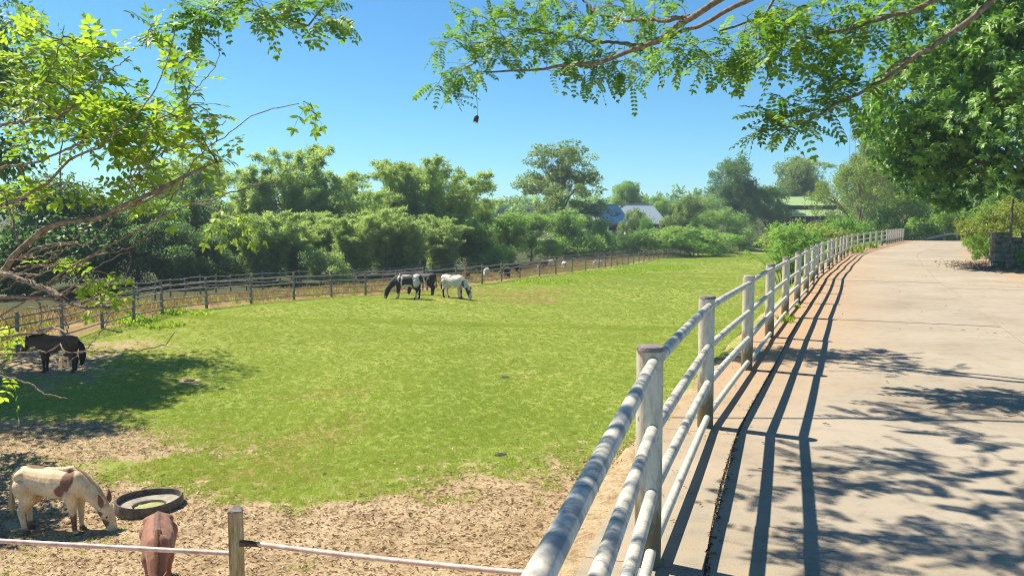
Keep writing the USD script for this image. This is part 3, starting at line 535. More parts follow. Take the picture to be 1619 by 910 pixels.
for k, (px, d, top, w, lab) in enumerate(((250, 54, 352, 1.2, 'shaded undergrowth tree behind the left fence corner'), (320, 57, 372, 1.15, 'shaded low tree above the pale rails left of the light green bush'), (420, 58, 360, 1.1, 'low tree standing left behind the light green bush'),
                                   (470, 60, 374, 1.0, 'low dark tree directly behind the light green bush'), (560, 63, 365, 1.1, 'low tree right of the light green bush'), (640, 66, 372, 1.0, 'dark low tree straight above the black cows'),
                                   (705, 68, 378, 1.0, 'dark low tree above the white cow'), (765, 74, 352, 1.1, 'dense green tree right of the bamboo stand'), (800, 84, 338, 1.0, 'dark tree left of the tall spreading tree'))):
    if 2 <= k <= 6: lab = lab.replace('low tree', 'low bamboo').replace('dark low tree', 'dark low bamboo').replace('low dark tree', 'low dark bamboo')
    plant(('b', k % 3) if 2 <= k <= 6 else ('t', k % 2), 'low_bamboo' if 2 <= k <= 6 else 'undergrowth_tree', lab, px, d, top - (30 if 2 <= k <= 6 else 0), w * (1.05 if 2 <= k <= 6 else 1), k * 1.3, 'dark_leaf' if k in (0, 1) else ('bamboo_leaf' if 2 <= k <= 6 else 'mid_leaf'))
plant(('s', 0), 'light_bush', 'light green rounded bush behind the rails, left of the cows', 521, 57, 398, 1.1, 0, 'bamboo_leaf')
plant(('t', 2), 'vine_tree', 'vine covered green tree below the left side of the tall spreading tree', 840, 92, 332, 1.1, .7, 'mid_leaf')
plant(('t', 1), 'vine_tree', 'bright vine covered bush tree left of the blue roofed house', 908, 98, 338, 1.1, 2.4, 'mid_leaf')
plant(('t', 0), 'vine_tree', 'leafy tree under the right side of the tall spreading tree', 950, 104, 352, .55, 1.1, 'mid_leaf')
# the tall spreading tree
def spreading(rng, H, Rr):
    wood = []; cr = Crown(); T = np.array([0, 0, H * .34])
    wood.append(tube(smooth_path([(0, 0, -.5), (.2, 0, H * .2), T], 6), np.linspace(.42, .3, 6), 8))
    for k in range(19):
        a = 2 * PI * k * .382 + rng.uniform(-.2, .2); f = rng.uniform(.25, .95) if k > 2 else rng.uniform(.05, .3); z = H * (1.0 - .48 * f ** 1.6 - rng.uniform(0, .22))
        tip = np.array([math.cos(a) * Rr * f, math.sin(a) * Rr * f, z]); mid = T + (tip - T) * [.35, .35, .62] + rng.normal(0, .25, 3)
        pth = smooth_path([T * .95, mid, tip], 9); wood.append(tube(pth, np.linspace(.2, .03, 9), 6))
        for q in range(9):
            c = tip + rng.normal(0, 1, 3) * [Rr * .23, Rr * .23, H * .03]; wood.append(tube([pth[rng.integers(4, 9)], (tip + c) / 2, c], [.04, .025, .01], 4, cap=False))
            clump_leaves(cr, rng, c, rng.uniform(.6, 1.05), 105, .30, .17, .5, .2, tone=rng.uniform(.15, .85))
    m, rnd = cr.mesh(); return cat(wood), m, rnd
add_tree('spreading_tree', 'tall spreading umbrella shaped tree standing alone against the sky left of the house', spreading(R(41), 14, 6.3), 'olive_leaf', 886, 110, 14, top_py=232, cat_='tree')
# trees round the house and barn
for k, (kind, px, d, top, w, lf, lab) in enumerate(((('t', 0), 992, 170, 288, .8, 'mid_leaf', 'rounded tree sticking up behind the blue roof'), (('t', 2), 1012, 175, 306, .5, 'dark_leaf', 'narrow dark tree behind the right end of the blue roof'), (('t', 1), 1062, 150, 318, .9, 'mid_leaf', 'green tree right of the house gable end'),
        (('t', 2), 1040, 190, 306, .7, 'mid_leaf', 'small far tree between the blue roof and the dark tall tree'), (('t', 0), 1085, 132, 312, .9, 'olive_leaf', 'olive tree left of the dark tall tree'), (('t', 1), 1108, 128, 338, 1.0, 'mid_leaf', 'bush tree at the foot of the dark tall tree on its left'))):
    plant(kind, 'garden_tree', lab, px, d, top, w, k * .9, lf)
for k, (px, d, top, w, lf, lab) in enumerate(((938, 113, 344, .75, 'mid_leaf', 'bush half hiding the gable end of the house'), (955, 118, 366, 1.9, 'lime_leaf', 'bright bush in front of the house porch'), (1000, 112, 370, 1.5, 'mid_leaf', 'wide green bush in front of the white vehicle'), (1050, 110, 362, 2.0, 'mid_leaf', 'big bush below the right end of the house'),
        (1020, 122, 347, .6, 'lime_leaf', 'bright lime shrub covering the middle of the roof edge'), (1090, 112, 368, 2.2, 'lime_leaf', 'bright low bush right of the house behind the fence'), (925, 104, 372, 1.9, 'mid_leaf', 'round bush behind the fence below the house gable'),
        (880, 96, 378, 1.9, 'mid_leaf', 'bush behind the fence under the tall spreading tree'), (1135, 122, 372, 1.8, 'mid_leaf', 'low bush behind the far end of the paddock fence'), (998, 126, 334, .5, 'olive_leaf', 'reddish olive shrub in front of the grey half of the roof'))):
    plant(('s', k % 2), 'garden_bush', lab, px, d, top, w, k * 1.1, lf)
add_tree('tall_dark_tree', 'tall dark green tree right of the house with a lopsided top', broadleaf(R(51), 18, 5.4, trunk_h=.3, nclump=230, n=130, L=.3, W=.16, clump_r=1.15, low=.18, lobes=10, flat=1.2, trunk_r=.3, spread=.85), 'dark_leaf', 1163, 143, 18, top_py=231, wide=.95)
add_tree('broad_dark_tree', 'broad lower dark tree against the right side of the tall dark tree', broadleaf(R(52), 11, 4.2, trunk_h=.2, nclump=140, n=120, L=.28, W=.15, clump_r=1.0, low=.08, lobes=7, trunk_r=.2), 'dark_leaf', 1213, 146, 11, top_py=288, wide=1.0)
add_tree('fence_end_tree', 'small bright tree at the foot of the tall dark tree beside the fence end', SHR[0], 'mid_leaf', 1158, 135, 3, top_py=336, wide=1.0)
plant(('b', 0), 'bamboo_clump', 'hazy bamboo above the left end of the green barn roof', 1275, 175, 245, .7, 1.0, 'bamboo_leaf')
plant(('b', 1), 'bamboo_clump', 'yellow green bamboo standing high left of the big broad crown on the right', 1378, 135, 196, .6, 2.0, 'yellow_leaf')
plant(('t', 0), 'garden_tree', 'yellowish tree right above the green barn roof', 1262, 168, 250, .7, .5, 'olive_leaf')
add_tree('olive_tree', 'large olive green tree hiding the right end of the green barn', broadleaf(R(61), 10, 5.2, trunk_h=.22, nclump=240, n=150, L=.2, W=.09, clump_r=.85, low=.02, lobes=9, trunk_r=.2), 'olive_leaf', 1356, 80, 10, top_py=238, wide=.85)
add_tree('shade_tree', 'dark tree in shade behind the far end of the white road fence', broadleaf(R(62), 9, 4.2, trunk_h=.2, nclump=200, n=150, L=.2, W=.11, clump_r=.9, low=.02, lobes=8, trunk_r=.2), 'dark_leaf', 1418, 84, 9, top_py=268, wide=.95)
plant(('t', 1), 'roadside_tree', 'dense green tree straight behind the end of the road', 1490, 95, 290, 1.3, .4, 'mid_leaf')
plant(('t', 2), 'roadside_tree', 'dark green tree behind the yellow bushes right of the road end', 1540, 90, 260, 1.2, 1.4, 'mid_leaf')
plant(('t', 0), 'roadside_tree', 'bright green tree seen under the big crown at the right edge', 1600, 70, 285, 1.0, 2.4, 'lime_leaf')
plant(('t', 1), 'roadside_tree', 'dark tree filling the gap between the olive tree and the road end', 1455, 105, 275, 1.2, 3.4, 'dark_leaf')
# feathery shrub beside the road fence
def feathery(rng, H, Rr):
    wood = []; cr = Crown()
    for k in range(34):
        a = rng.uniform(0, 2 * PI); f = rng.uniform(.15, 1); b = np.array([math.cos(a), math.sin(a), 0]) * Rr * f; h = H * (1 - .55 * f) * rng.uniform(.75, 1.05)
        pth = smooth_path([b * .2, b * .5 + [0, 0, h * .6], b + [0, 0, h]], 8); wood.append(tube(pth, np.linspace(.03, .008, 8), 5))
        for j in range(9):
            c = pth[rng.integers(3, 8)]; dr = unit(np.array([rng.normal(), rng.normal(), rng.uniform(-.1, .45)])); n = 26; t = np.linspace(.1, 1, n); ln = rng.uniform(.5, .95)
            C = c + dr * (t * ln)[:, None] + np.array([0, 0, -1]) * (t ** 2 * .3 * ln)[:, None]; sd = unit(np.cross(dr, [0, 0, 1])); sg = np.where(np.arange(n) % 2, 1, -1)[:, None]
            cr.add(C, unit(sd * sg + dr * .6 + [0, 0, -.3]), unit(rng.normal(0, .3, (n, 3)) + [0, 0, 1]), .17 * rng.uniform(.8, 1.2, n), .055, np.clip(rng.uniform(.3, .9) + rng.normal(0, .12, n), 0, 1))
    m, rnd = cr.mesh(); return cat(wood), m, rnd
FE = feathery(R(71), 3.6, 3.0)
add_tree('feathery_shrub', 'bright feathery shrub leaning over the paddock beside the road fence', FE, 'lime_leaf', 1246, 47, 3.6, top_py=337, wide=.72, bark='culm', cat_='shrub', stem='stem')
add_tree('yellow_shrub', 'yellowish leafy shrub just behind the far road fence posts', SHR[1], 'yellow_leaf', 1306, 60, 2.5, top_py=362, wide=1.3, cat_='shrub')
add_tree('fence_shrub', 'green shrub between the feathery shrub and the far fence posts', SHR[0], 'mid_leaf', 1272, 58, 3, top_py=358, wide=1.0, cat_='shrub')
add_tree('sunlit_bush', 'sunlit green bush behind the far fence under the olive tree', SHR[0], 'lime_leaf', 1352, 68, 3, top_py=350, wide=.9, cat_='shrub')
# right of the road
for k, (kind, px, d, top, w, lf, lab) in enumerate(((('s', 0), 1534, 47, 350, .7, 'yellow_leaf', 'dry yellow bush at the right edge of the road'), (('s', 1), 1560, 36, 374, .8, 'lime_leaf', 'bright green low bush at the corner of the stone wall'), (('s', 0), 1585, 45, 322, 1.1, 'yellow_leaf', 'yellow green tall bush behind the stone wall'),
        (('s', 1), 1622, 29, 398, .55, 'lime_leaf', 'small bright plant in front of the stone wall'), (('s', 0), 1560, 52, 335, .9, 'lime_leaf', 'green bush behind the dry yellow one'))):
    plant(kind, 'roadside_bush', lab, px, d, top, w, k * 1.7, lf)
# big broad-crowned tree on the right
def mango(rng):
    wood = []; cr = Crown(); H = 12.0
    wood.append(tube(smooth_path([(0, 0, -.4), (.1, .1, 1.4), (-.2, 0, 2.6)], 7), np.linspace(.48, .36, 7), 10)); T = np.array([-.2, 0, 2.6])
    lob = [((-6.6, -.5, 6.0), 2.7), ((-6.4, -1, 8.8), 2.4), ((-4.6, -3.6, 5.2), 2.6), ((-4.4, -4.0, 8.4), 3.0), ((-3.0, -4.4, 3.9), 1.9), ((-1.6, -5.4, 6.3), 2.9), ((1.2, -5.2, 5.2), 2.8), ((.4, -4.6, 9.2), 3.2), ((3.6, -4, 7.2), 3.2), ((-4.6, 2.6, 6.5), 3.2),
           ((-2, 0, 10.2), 3.6), ((-5.4, .6, 3.9), 1.8), ((2, 2, 8), 4), ((-1.4, -4.8, 3.6), 1.6), ((3.2, -4.2, 4.2), 1.9), ((-6.8, .2, 4.6), 1.5), ((-.2, -3.2, 4.6), 2.2)]
    for c, r in lob:
        c = np.array(c); mid = (T + c) / 2 + rng.normal(0, .3, 3); pth = smooth_path([T, mid, c], 8); wood.append(tube(pth, np.linspace(.2, .05, 8), 6))
        n = int(95 * r ** 1.5 / 2.0)
        d = rand_dirs(rng, n); d = unit(d + [0, 0, .15])
        q = c + d * r * (rng.uniform(.5, 1.0, n) ** .4)[:, None] * [1, 1, .9]
        tone = meshkit.fbm(q * .55, 2, 3)
        for p, dd, tn in zip(q, d, tone):
            if p[2] < 1.9: continue
            young = rng.random() < (.85 if (p[0] < -3.6 and p[2] > 4.4) else .22)  # lime new growth, made commoner on the sunward left to paint its light
            for j in range(4):
                b = p + rng.normal(0, .26, 3); k = 12; a = rng.uniform(0, 6) + np.arange(k) * 2.4
                ax = unit(dd + rng.normal(0, .4, 3) + [0, 0, .25]); u = unit(np.cross(ax, [.3, .8, .1])); w = np.cross(ax, u)
                D = unit(ax * rng.uniform(.1, .6) + np.cos(a)[:, None] * u + np.sin(a)[:, None] * w + [0, 0, -.55]); N = unit(ax + rng.normal(0, .25, (k, 3)) + [0, 0, .4])
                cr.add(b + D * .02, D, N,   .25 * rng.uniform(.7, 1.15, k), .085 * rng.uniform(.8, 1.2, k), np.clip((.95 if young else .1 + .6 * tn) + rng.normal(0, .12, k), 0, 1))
    m, rnd = cr.mesh(); return cat(wood), m, rnd
mp = np.array([23.0, 31.5, 0]); mp[2] = gz(*mp[:2])
mg = thing('broad_crown_tree', 'huge glossy green tree whose low crown fills the upper right corner over the road', 'tree', mp)
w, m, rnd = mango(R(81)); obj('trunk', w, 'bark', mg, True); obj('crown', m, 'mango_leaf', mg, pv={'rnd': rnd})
# tree left of the frame whose shadow falls on the paddock
lt = thing('shadow_tree', 'large dark tree at the upper left behind the near twigs, shading the pony', 'tree', (-18.3, 22.3, gz(-18.3, 22.3)))
w, m, rnd = broadleaf(R(82), 11.4, 5.0, trunk_h=.3, nclump=300, n=170, L=.2, W=.1, clump_r=.8, low=.3, lobes=10, flat=.9, trunk_r=.3); obj('trunk', w, 'bark', lt, True); obj('crown', m, 'dark_leaf', lt, pv={'rnd': rnd})
lt2 = thing('shadow_tree', 'tree beyond the left edge of the picture shading the ground left of the donkey', 'tree', (-12.0, 13.0, gz(-12.0, 13.0)))
w, m, rnd = broadleaf(R(83), 5.6, 2.2, trunk_h=.3, nclump=110, n=150, L=.16, W=.08, clump_r=.6, low=.3, lobes=6, trunk_r=.14); obj('trunk', w, 'bark', lt2, True); obj('crown', m, 'dark_leaf', lt2, pv={'rnd': rnd})
# hazy wooded ridges
def wooded(rng, x0, x1, y0, y1, n, hmin, hmax):
    cr = Crown()
    for k in range(n):
        x, y = rng.uniform(x0, x1), rng.uniform(y0, y1); z = gz(x, y); h = rng.uniform(hmin, hmax); r = h * rng.uniform(.3, .5)
        for j in range(7): clump_leaves(cr, rng, np.array([x, y, z + h * .55]) + rng.normal(0, 1, 3) * [r * .5, r * .5, h * .25], r * .5, 44, .9, .5, .9, tone=rng.uniform(.2, .8))
    return cr.mesh()
m, rnd = wooded(R(91), -60, 190, 215, 330, 260, 4, 6.5)
obj('distant_wood', m, 'mid_leaf', label='hazy distant woodland on the low ridge behind the house', cat='woodland', kind='stuff', pv={'rnd': rnd})

# ------------------------------------------------------------------ near branches with single leaves
class Bough:
    def __init__(s, rng, lift=-.1): s.lift = lift; s.rng = rng; s.nodes = []; s.wood = []; s.comp = []
    def limb(s, pts, r0, r1, n=26, wob=.01, side_=8, knots=True):
        p = smooth_path(pts, n); p[1:] += s.rng.normal(0, wob, (n - 1, 3)); rr = np.linspace(r0, r1, n)
        if knots: rr = rr * (1 + .14 * s.rng.random(n))
        m = tube(p, rr, side_); s.nodes += list(p); return m
    def grow(s, targets, max_len=1.3, r=.0045, per=3, L=.22, leaflet=(.06, .032), pairs=6, down=.5):
        """joins each target to the nearest wood by a bent twig and hangs compound leaves along its end"""
        rng = s.rng; T = np.asarray(targets); done = np.zeros(len(T), bool); N = np.array(s.nodes)
        for _ in range(len(T)):
            if not hasattr(s, 'dist') or s.dist is None or len(s.dist) != len(T):
                kt = cKDTree(N); s.dist, s.near = kt.query(T); s.near = N[s.near]
            dd = np.where(done, 1e9, s.dist); k = int(np.argmin(dd)); done[k] = True
            a, b = s.near[k], T[k]; ln = np.linalg.norm(b - a)
            if ln > max_len: break
            mid = (a + b) / 2 + rng.normal(0, .09, 3) * ln + [0, 0, .1 * ln]; p = smooth_path([a, mid, b], 7); s.wood.append(tube(p, np.linspace(r * (1 + ln), r * .45, 7), 5, cap=False))
            new = p[1:]; d2 = np.linalg.norm(T[:, None] - new[None], axis=2); j = d2.argmin(1); v = d2[np.arange(len(T)), j]; up = v < s.dist
            s.dist = np.where(up, v, s.dist); s.near = np.where(up[:, None], new[j], s.near); s.nodes += list(new)
            ax = unit(p[-1] - p[-3])
            for q in range(per):
                pos = p[-1 - (q % 4)]; dr = unit(ax * .7 + rng.normal(0, .6, 3) * [1, 1, .6] + [0, 0, s.lift])
                s.comp.append((pos, dr, L * rng.uniform(.65, 1.15), leaflet[0] * rng.uniform(.8, 1.2), leaflet[1] * rng.uniform(.85, 1.15), max(2, int(pairs * rng.uniform(.75, 1.2))), down * rng.uniform(.5, 1.4), rng.uniform(0, 1)))
        s.dist = None
    def leaf_mesh(s, comp):
        rng = s.rng; C = []; D = []; N = []; L = []; W = []; wood = []; Rr = []
        for pos, dr, ln, ll, lw, pr, dn, tone in comp:
            t = np.linspace(.22, 1, pr); ax = lambda t: pos + dr * (t * ln)[:, None] + np.array([0, 0, -1]) * (t ** 2 * dn * ln)[:, None]
            P = ax(t); tan = unit(dr + np.array([0, 0, -1]) * (2 * t * dn)[:, None]); sd = unit(np.cross(tan, np.array([0, 0, 1]) + rng.normal(0, .35, 3))); nn = unit(np.cross(sd, tan))
            for sg in (-1, 1):
                C.append(P); D.append(unit(sd * sg + tan * .45 + nn * rng.normal(0, .10, (pr, 1)) + [0, 0, -.06])); N.append(unit(nn + rng.normal(0, .13, (pr, 3))))
                L.append(ll * np.interp(t, [.2, .5, 1], [.8, 1.05, .85]) * rng.uniform(.85, 1.1, pr)); W.append(np.full(pr, lw)); Rr.append(np.clip(tone + rng.normal(0, .13, pr), 0, 1))
            C.append(P[-1:]); D.append(tan[-1:]); N.append(nn[-1:]); L.append(np.array([ll])); W.append(np.array([lw])); Rr.append(np.array([tone]))
            wood.append(tube(ax(np.linspace(0, 1, 4)), [.0018, .0016, .0012, .001], 3, cap=False))
        m, k = leaves(*[np.concatenate(a) for a in (C, D, N, L, W)], True); rnd = np.repeat(np.concatenate(Rr), k); wm = cat(wood)
        return cat([m, wm]), np.r_[rnd, np.full(len(wm.vertices), .3)]
    def build(s, t, leaf, bark, singles=300):
        obj('twig', cat(s.wood), bark, t, True, kind='stuff')
        ds = np.array([np.linalg.norm(c[0] - CAM) + (0 if (lambda q: -20 < q[0] < 1640 and -20 < q[1] < 930)(proj(c[0])) else 50) for c in s.comp]); order = np.argsort(ds, kind='stable')
        for k in order[:singles]:
            m, rnd = s.leaf_mesh([s.comp[k]]); obj('leaf', m, leaf, t, pv={'rnd': rnd})
        rest = [s.comp[k] for k in order[singles:]]
        if rest:
            m, rnd = s.leaf_mesh(rest); obj('foliage', m, leaf, t, kind='stuff', pv={'rnd': rnd})
def spray(rng, regions):
    """targets: (polygon centre px, py, half widths, count, distance range)"""
    out = []
    for cx, cy, rx, ry, n, d0, d1 in regions:
        for _ in range(n):
            a = rng.uniform(0, 2 * PI); r = math.sqrt(rng.random()); out.append(at(cx + rx * r * math.cos(a), cy + ry * r * math.sin(a), rng.uniform(d0, d1)))
    return out
# tree on the right of the road reaching over it
rt = thing('overhanging_tree', 'tree with small paired leaflets whose thin limbs hang over the road from the upper right', 'tree')
B = Bough(R(101), .0)
tb = np.array([9.4, 9.5, gz(9.4, 9.5)])
fork = np.array([7.2, 9.3, 4.6])
obj('trunk', tube(smooth_path([tb - [0, 0, .4], tb + [-.3, 0, 1.6], (tb + fork) / 2 + [0, 0, .9], fork], 12), np.linspace(.24, .15, 12), 12), 'near_bark', rt, True)
def pl(pts, d): return [at(px, py, dd) for (px, py), dd in zip(pts, np.linspace(d[0], d[1], len(pts)))]
limbs = [([fork] + pl([(1300, -95), (1200, -40), (1134, 0), (1090, 30), (1057, 53), (1020, 72), (980, 88), (923, 102), (860, 108), (807, 113), (760, 115)], (9.6, 12.1)), .09, .009),
         ([fork] + pl([(1330, -60), (1250, -25), (1174, 2), (1127, 32), (1077, 52), (1027, 72)], (9.5, 11.0)), .065, .022),
         (pl([(1090, 27), (1060, 32), (1027, 32), (985, 30), (947, 25), (923, 0), (905, -25)], (10.5, 12.0)), .032, .008),
         (pl([(1020, 71), (985, 69), (953, 67), (893, 58), (847, 50), (810, 45)], (11.8, 12.2)), .028, .007),
         ([fork] + pl([(1330, -30), (1240, -20), (1222, 0), (1212, 25), (1173, 37), (1138, 47)], (8.8, 8.9)), .04, .01),
         ([fork] + pl([(1540, -20), (1483, 0), (1426, 22), (1373, 33), (1333, 47), (1272, 59)], (8.4, 8.6)), .075, .012),
         ([fork] + pl([(1600, -30), (1567, 0), (1531, 35), (1479, 70), (1444, 92), (1408, 119), (1378, 140), (1330, 160), (1277, 189), (1215, 213)], (8.0, 8.4)), .06, .006),
         (pl([(1440, 93), (1420, 100), (1395, 120), (1378, 128)], (8.1, 8.2)), .02, .006),
         ([fork] + pl([(1150, -260), (980, -130), (760, -60), (640, -25), (523, 0), (507, 24), (481, 40), (449, 29), (412, 29), (386, 36)], (8.6, 8.0)), .06, .006),
         ([fork, np.array([4.6, 7.8, 5.4]), np.array([2.4, 6.4, 5.0]), np.array([.6, 5.4, 4.5])], .07, .012),
         ([fork, np.array([4.8, 6.8, 5.6]), np.array([2.0, 5.0, 5.2]), np.array([-.6, 4.0, 4.6]), np.array([-2.0, 3.6, 4.2])], .07, .012),
         ([fork, np.array([5.2, 5.6, 5.4]), np.array([3.0, 4.2, 4.8])], .05, .012)]
for pts, r0, r1 in limbs: obj('limb', B.limb(pts, r0, r1, 34, .012), 'near_bark', rt, True)
rr = R(102)
tg = spray(rr, [(735, 90, 50, 40, 16, 11.6, 12.3), (770, 45, 60, 40, 22, 11.6, 12.3), (850, 40, 90, 48, 43, 11.4, 12.4), (950, 50, 90, 55, 43, 11.4, 12.4), (860, 80, 90, 40, 24, 11.2, 12), (985, 105, 60, 30, 19, 11.2, 12), (1010, 15, 70, 22, 16, 10.4, 11.4),
                (720, 135, 36, 24, 11, 11.8, 12.2), (930, 120, 60, 20, 12, 11.5, 12), (1090, 80, 50, 22, 14, 8.8, 9.3), (1160, 75, 70, 35, 27, 8.6, 9.2), (1230, 55, 70, 50, 34, 8.4, 9.2), (1310, 45, 75, 45, 32, 8.2, 9), (1260, 95, 60, 28, 6, 8.4, 8.9),
                (1370, 40, 50, 50, 16, 8.2, 8.8), (1330, 145, 45, 26, 16, 8.1, 8.6), (1260, 180, 55, 22, 19, 8.2, 8.6), (1215, 200, 25, 16, 7, 8.3, 8.5), (1290, 130, 40, 15, 4, 8.2, 8.5),
                (400, 18, 110, 20, 21, 7.8, 8.5), (320, 20, 30, 22, 7, 7.9, 8.2), (305, 52, 14, 8, 4, 8, 8.1), (450, 5, 80, 20, 11, 7.9, 8.4), (515, 20, 18, 26, 7, 7.9, 8.1), (1450, 20, 60, 40, 8, 8, 8.6)])
def inbox(n, x0, x1, y0, y1, z0, z1): return list(rr.uniform([x0, y0, z0], [x1, y1, z1], (n, 3)))
def shading(n, px, py, rx, ry, h0, h1, z=0.0):
    """places in the crown above the picture, up the sun's direction from a patch of road or rail"""
    o = []
    for _ in range(n):
        a = rr.uniform(0, 2 * PI); r = math.sqrt(rr.random()); g_ = onz(px + rx * r * math.cos(a), py + ry * r * math.sin(a), z); o.append(g_ + SUN / SUN[2] * rr.uniform(h0, h1))
    return o
tg += shading(10, 1400, 655, 60, 14, 4.3, 4.8) + shading(14, 1530, 645, 90, 25, 4.4, 4.9) + shading(22, 1400, 740, 110, 40, 4.3, 4.9) + shading(16, 1520, 720, 90, 40, 4.3, 5) + shading(12, 1440, 860, 90, 22, 4.2, 4.8) + shading(9, 1300, 890, 60, 14, 4.2, 4.6) + shading(8, 1560, 780, 60, 40, 4.3, 5) + shading(8, 1250, 770, 110, 50, 4.2, 4.7) + shading(10, 1590, 870, 60, 30, 4.3, 5)
tg += shading(16, 960, 690, 60, 90, 3.0, 3.6, 1.0) + shading(10, 900, 830, 40, 70, 2.9, 3.5, 1.0) + shading(6, 1090, 520, 40, 40, 3.1, 3.8, 1.0)
B.grow(tg, 1.6, per=3, L=.32, leaflet=(.062, .034), pairs=7, down=.2)
B.build(rt, 'pinnate_leaf', 'near_bark')
# withered pod on a thread below the left end of the limb
pod = thing('withered_pod', 'withered brown seed pod dangling on a thread below the left end of the overhead limb', 'pod')
pa, pb = at(748, 122, 12.0), at(755, 182, 12.0)
obj('thread', tube(smooth_path([pa, (pa + pb) / 2 + [.02, 0, 0], pb], 6), .003, 4), 'litter_dark', pod)
c, d = [], []
rp = R(5)
m, k = leaves(np.array([pb] * 9) + rp.normal(0, .01, (9, 3)), rp.normal(0, .4, (9, 3)) + [0, 0, -1], rp.normal(0, 1, (9, 3)), .12, .045, True); obj('husk', m, 'litter_brown', pod)

# leaning tree on the left with bare crossing branches
ltree = thing('tangled_tree', 'near tree at the left edge with bare crossing branches and large lime leaves', 'tree')
A = Bough(R(111), .15)
rootp = np.array([-5.6, 5.6, gz(-5.6, 5.6)]); crotch = at(-190, 520, 5.0)
obj('trunk', tube(smooth_path([rootp - [0, 0, .3], (rootp + crotch) / 2 + [-.2, 0, 0], crotch], 10), np.linspace(.16, .085, 10), 10), 'near_bark', ltree, True)
rl0 = R(113)
ll = [([crotch] + pl([(-60, 480), (-12, 445), (12, 418), (80, 355), (145, 345), (200, 323), (260, 295), (325, 264)], (4.9, 4.4)), .05, .011),
      (pl([(60, 375), (110, 352), (160, 346), (205, 328), (245, 310), (292, 277)], (4.72, 4.42)), .018, .007),
      ([crotch] + pl([(-60, 350), (0, 325), (60, 300), (120, 247), (155, 235)], (5.0, 4.5)), .03, .008),
      (pl([(-60, 272), (0, 265), (60, 255), (115, 232), (130, 226)], (5.0, 4.6)), .022, .007), (pl([(-60, 215), (0, 197), (44, 191), (83, 187), (114, 169)], (4.9, 4.5)), .022, .008),
      (pl([(-40, 330), (0, 305), (18, 345), (30, 390)], (4.4, 4.3)), .012, .008),
      ([crotch] + pl([(-60, 470), (0, 468), (80, 472), (118, 481), (172, 487)], (4.7, 4.2)), .036, .014), (pl([(0, 432), (30, 440), (60, 452), (90, 466), (105, 476)], (4.6, 4.35)), .034, .018),
      (pl([(88, 473), (125, 455), (166, 441)], (4.4, 4.2)), .012, .006), (pl([(126, 481), (150, 468), (168, 460)], (4.3, 4.2)), .010, .005),
      (pl([(60, 462), (100, 430), (130, 412), (180, 384), (263, 340), (310, 322), (380, 300), (440, 283)], (4.5, 4.1)), .014, .004),
      (pl([(40, 470), (90, 445), (150, 404), (200, 394), (240, 365)], (4.6, 4.3)), .012, .005),
      ([crotch] + pl([(-60, 540), (0, 532), (69, 525), (85, 517), (108, 527)], (4.5, 4.0)), .022, .008),
      (pl([(-30, 563), (17, 558), (84, 554), (95, 543), (101, 556), (168, 556), (260, 544), (277, 525)], (4.2, 3.9)), .011, .003),
      (pl([(-40, 578), (0, 592), (40, 604), (75, 622), (107, 630)], (4.0, 3.8)), .011, .004),
      (pl([(0, 500), (60, 470), (100, 462), (140, 430), (200, 398)], (4.8, 4.6)), .011, .005), (pl([(-20, 455), (30, 430), (60, 420), (110, 385), (160, 320)], (4.9, 4.7)), .012, .004),
      (pl([(165, 487), (170, 510), (160, 525), (140, 548), (100, 575)], (4.2, 4.1)), .005, .003), (pl([(62, 478), (65, 500), (62, 520)], (4.2, 4.2)), .006, .004), (pl([(85, 490), (105, 510), (107, 527)], (4.2, 4.1)), .006, .003),
      (pl([(200, 395), (207, 410), (200, 430), (175, 447)], (4.4, 4.3)), .006, .004),
      (pl([(115, 170), (150, 130), (175, 110), (205, 90)], (4.5, 4.4)), .010, .004), (pl([(155, 235), (200, 195), (240, 150), (275, 60), (272, 42)], (4.5, 4.2)), .009, .003), (pl([(190, 325), (215, 270), (240, 195), (285, 188), (352, 187)], (4.5, 4.2)), .009, .003),
      (pl([(215, 280), (260, 240), (310, 222), (356, 192)], (4.5, 4.2)), .008, .003), (pl([(95, 300), (100, 200), (110, 150), (125, 90)], (4.7, 4.7)), .008, .003), (pl([(40, 190), (70, 130), (90, 90), (100, 40)], (4.8, 4.8)), .010, .003),
      (pl([(240, 365), (280, 300), (320, 240), (356, 215), (400, 183), (440, 170), (472, 163)], (4.4, 4.2)), .008, .003), (pl([(345, 48), (347, 80), (340, 105), (320, 130), (285, 165), (250, 190)], (4.4, 4.4)), .0045, .003)]
for k in range(12):
    x0_, y0_ = rl0.uniform(-30, 60), rl0.uniform(330, 490); x1_, y1_ = x0_ + rl0.uniform(60, 150), y0_ - rl0.uniform(-20, 95); dd_ = rl0.uniform(4.2, 4.9)
    ll.append((pl([(x0_, y0_), (x0_ * .65 + x1_ * .35 + rl0.normal(0, 6), y0_ * .65 + y1_ * .35 + rl0.normal(0, 8)), (x0_ * .3 + x1_ * .7, y0_ * .3 + y1_ * .7 + rl0.normal(0, 8)), (x1_, y1_)], (dd_, dd_ - .25)), rl0.uniform(.006, .012), .003))
for pts, r0, r1 in ll: obj('branch', A.limb(pts, r0 * .45, r1 * .7, 30, .004), 'near_bark', ltree, True)
rl_ = R(112)
